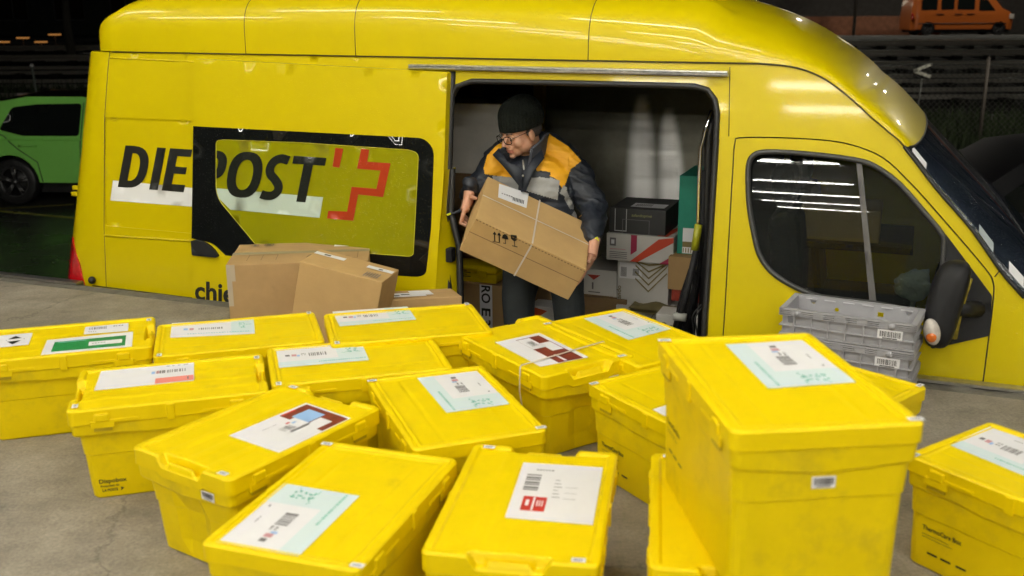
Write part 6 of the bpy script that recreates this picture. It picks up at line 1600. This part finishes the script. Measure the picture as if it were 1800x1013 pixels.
# ------------------------------------------------------------------ far buildings, trees and street lamps
def building(x0, x1, y, h, m, label, rows, ww, lit=(), depth=10):
    z0 = land((x0+x1)/2, y)-.3; e = empty('building', ((x0+x1)/2, y, z0), 0, label, 'building'); hw = (x1-x0)/2
    holes = []; n = max(1, int((x1-x0)/(ww*1.7)))
    for (zb, zt) in rows:
        for i in range(n):
            c = -hw+(i+.5)*(2*hw/n); holes.append([(c-ww/2, zb), (c+ww/2, zb), (c+ww/2, zt), (c-ww/2, zt)])
    mb = MB(); panel(mb, [(-hw, 0), (hw, 0), (hw, h), (-hw, h)], holes, lambda x, z: (x, 0, z), step=3.2, thick=.25, tdir=Vector((0, 1, 0)))
    mb.box(-hw, -hw+.2, .01, depth, 0, h-.01); mb.box(hw-.2, hw, .01, depth, 0, h-.01); mb.build('wall', m, e)
    mb = MB(); mb.box(-hw-.3, hw+.3, -.4, depth, h, h+.3); mb.build('roof', mat('dark_roof', (.03, .03, .03), .7), e)
    GLB = mat('far_window_glass', (.02, .025, .022), .08); LIT = emis('lit_window', (1, .95, .72), 1.2) if 'lit_window' not in bpy.data.materials else bpy.data.materials['lit_window']
    fm = MB(); fr0 = None
    for i, hl in enumerate(holes):
        mb = MB(); (a, b), (c, d_) = hl[0], hl[2]
        for q_ in ((a, a+.08, b, d_), (c-.08, c, b, d_), (a, c, b, b+.08), (a, c, d_-.08, d_), ((a+c)/2-.03, (a+c)/2+.03, b, d_)): mb.box(q_[0], q_[1], .12, .18, q_[2], q_[3])
        w_ = mb.build('window', mat('grey_frame', (.12, .12, .12), .5), e)
        mb = MB(); mb.add([(a, .16, b), (c, .16, b), (c, .16, d_), (a, .16, d_)], [[0, 1, 2, 3]]); mb.build('pane', LIT if i in lit else GLB, w_)
    return e
building(14, 30, 60, 7, mat('dark_plaster', (.10, .09, .08), .8, var=.2), 'long dark building behind the orange van with a few lit windows', [(2.45, 4.2)], 1.0, lit=(0, 1, 4))
building(-62, -19, 66, 10, mat('dark_green_facade', (.045, .05, .045), .8, var=.3), 'tall dark building at the far left beyond the tracks', [(1.2, 2.8), (4.2, 6), (7.2, 9)], 2.0, lit=())
building(32, 60, 58, 9, mat('dark_plaster_two', (.08, .075, .07), .8, var=.2), 'dark block at the far right beyond the orange van', [(1.2, 2.8), (4.2, 6)], 2.0)
p0 = Vector((15.5, 54.5, 0)); z_ = land(16, 54)
mb = MB(); mb.box(14.6, 22.4, 54, 54.3, z_-.1, z_+.95, bev=.02); tag(mb.build('low_wall', mat('reddish_render', (.25, .10, .05), .8, var=.3)), 'low reddish wall to the left of the orange van', 'wall')
mb = MB(); mb.box(27.5, 60, 54, 54.3, z_-.1, z_+.85, bev=.02); tag(mb.build('low_wall', mat('reddish_render', (.25, .10, .05), .8)), 'low reddish wall to the right of the orange van', 'wall')
mb = MB(); mb.box(13, 60, 48.2, 48.6, land(20, 48)-.1, land(20, 48)+.16); tag(mb.build('pavement_kerb', mat('pale_kerb', (.4, .4, .38), .5)), kind='structure')
def tree(x, y, h, seed, label):
    rn = random.Random(seed); z = land(x, y); e = empty('tree', (x, y, z), 0, label, 'tree', 'bare trees in the dark beyond the tracks')
    mb = MB(); tips = []
    def br(p, d, l, r, k):
        q = p+d*l; mb.tube([p, p.lerp(q, .5)+Vector((rn.uniform(-.1, .1),)*3)*l*.2, q], [r, r*.8, r*.6], 5 if k else 8)
        if k < 4:
            for i in range(rn.choice((2, 3))): br(q, (d+Vector((rn.uniform(-.7, .7), rn.uniform(-.7, .7), rn.uniform(-.1, .5)))).normalized(), l*.68, r*.58, k+1)
        else: tips.append(q)
    br(Vector((0, 0, -.1)), Vector((0, 0, 1)), h*.36, h*.025, 0); mb.build('trunk', mat('bark', (.07, .065, .05), .9), e)
    mb = MB()
    for t in tips:
        for i in range(6):
            c = t+Vector((rn.gauss(0, .3), rn.gauss(0, .3), rn.gauss(0, .3))); a, b = Vector((rn.uniform(-1, 1), rn.uniform(-1, 1), rn.uniform(-1, 1)))*.12, Vector((rn.uniform(-1, 1), rn.uniform(-1, 1), rn.uniform(-1, 1)))*.12
            mb.add([c-a, c+b, c+a], [[0, 1, 2]])
    c_ = mb.build('crown', mat('dark_leaves', (.03, .045, .015), .8, var=.3), e); c_['kind'] = 'stuff'
tree(-17, 40, 8, 1, 'tall thin dark tree right of the far-left building, nearest the van\'s roof')
tree(-22, 44, 9, 2, 'dark tree standing before the far-left building')
tree(24, 57, 7, 4, 'dark tree above the low wall, just left of the orange van')
LH = emis('lit_street_lamp', (1, .93, .8), 300)
for x, y, lb in ((16.2, 49, 'street lamp on a dark post at the kerb, left of the orange van'), (25.4, 49, 'street lamp at the kerb to the right of the orange van'), (12.6, 17.5, 'unseen yard lamp added at the right to light the sign and fence')):  # the yard lamp is added out of view to brighten sign, fence and weeds
    z = land(x, y); e = empty('street_lamp', (x, y, z), 0, lb, 'street lamp', 'street lamps beyond the tracks')
    mb = MB(); mb.tube([(0, 0, 0), (0, 0, 6.8), (0, -.5, 7.2), (0, -1.3, 7.25)], [.08, .06, .05, .05], 8); mb.build('pole', POST, e)
    mb = MB(); mb.box(-.16, .16, -1.9, -1.2, 7.2, 7.32, bev=.02); hd = mb.build('lamp_head', POST, e)
    mb = MB(); mb.box(-.13, .13, -1.85, -1.25, 7.165, 7.199); mb.build('lamp_glass', LH, hd)
# small orange glints, put in as glowing bars on stakes along the far track
for k, (px, py) in enumerate(((6, 74), (40, 67), (72, 74), (96, 61))):
    p = W(px, py, 45); z = land(p.x, p.y); e = empty('orange_glint', (p.x, p.y, z), 0, ('leftmost', 'second from left', 'third from left', 'rightmost')[k]+' of the small orange glints, put in as glowing bars by the far tracks', 'lamp', 'small orange glints by the tracks')
    mb = MB(); mb.tube([(0, 0, -.3), (0, 0, max(.05, p.z-z-.04))], .04, 6); mb.build('stake', POST, e)
    mb = MB(); hz = max(.08, p.z-z); mb.box(-.28, .28, -.05, .05, hz-.03, hz+.03, bev=.02); mb.build('glow_bar', emis('orange_glow', (1, .4, .08), .22) if 'orange_glow' not in bpy.data.materials else bpy.data.materials['orange_glow'], e)
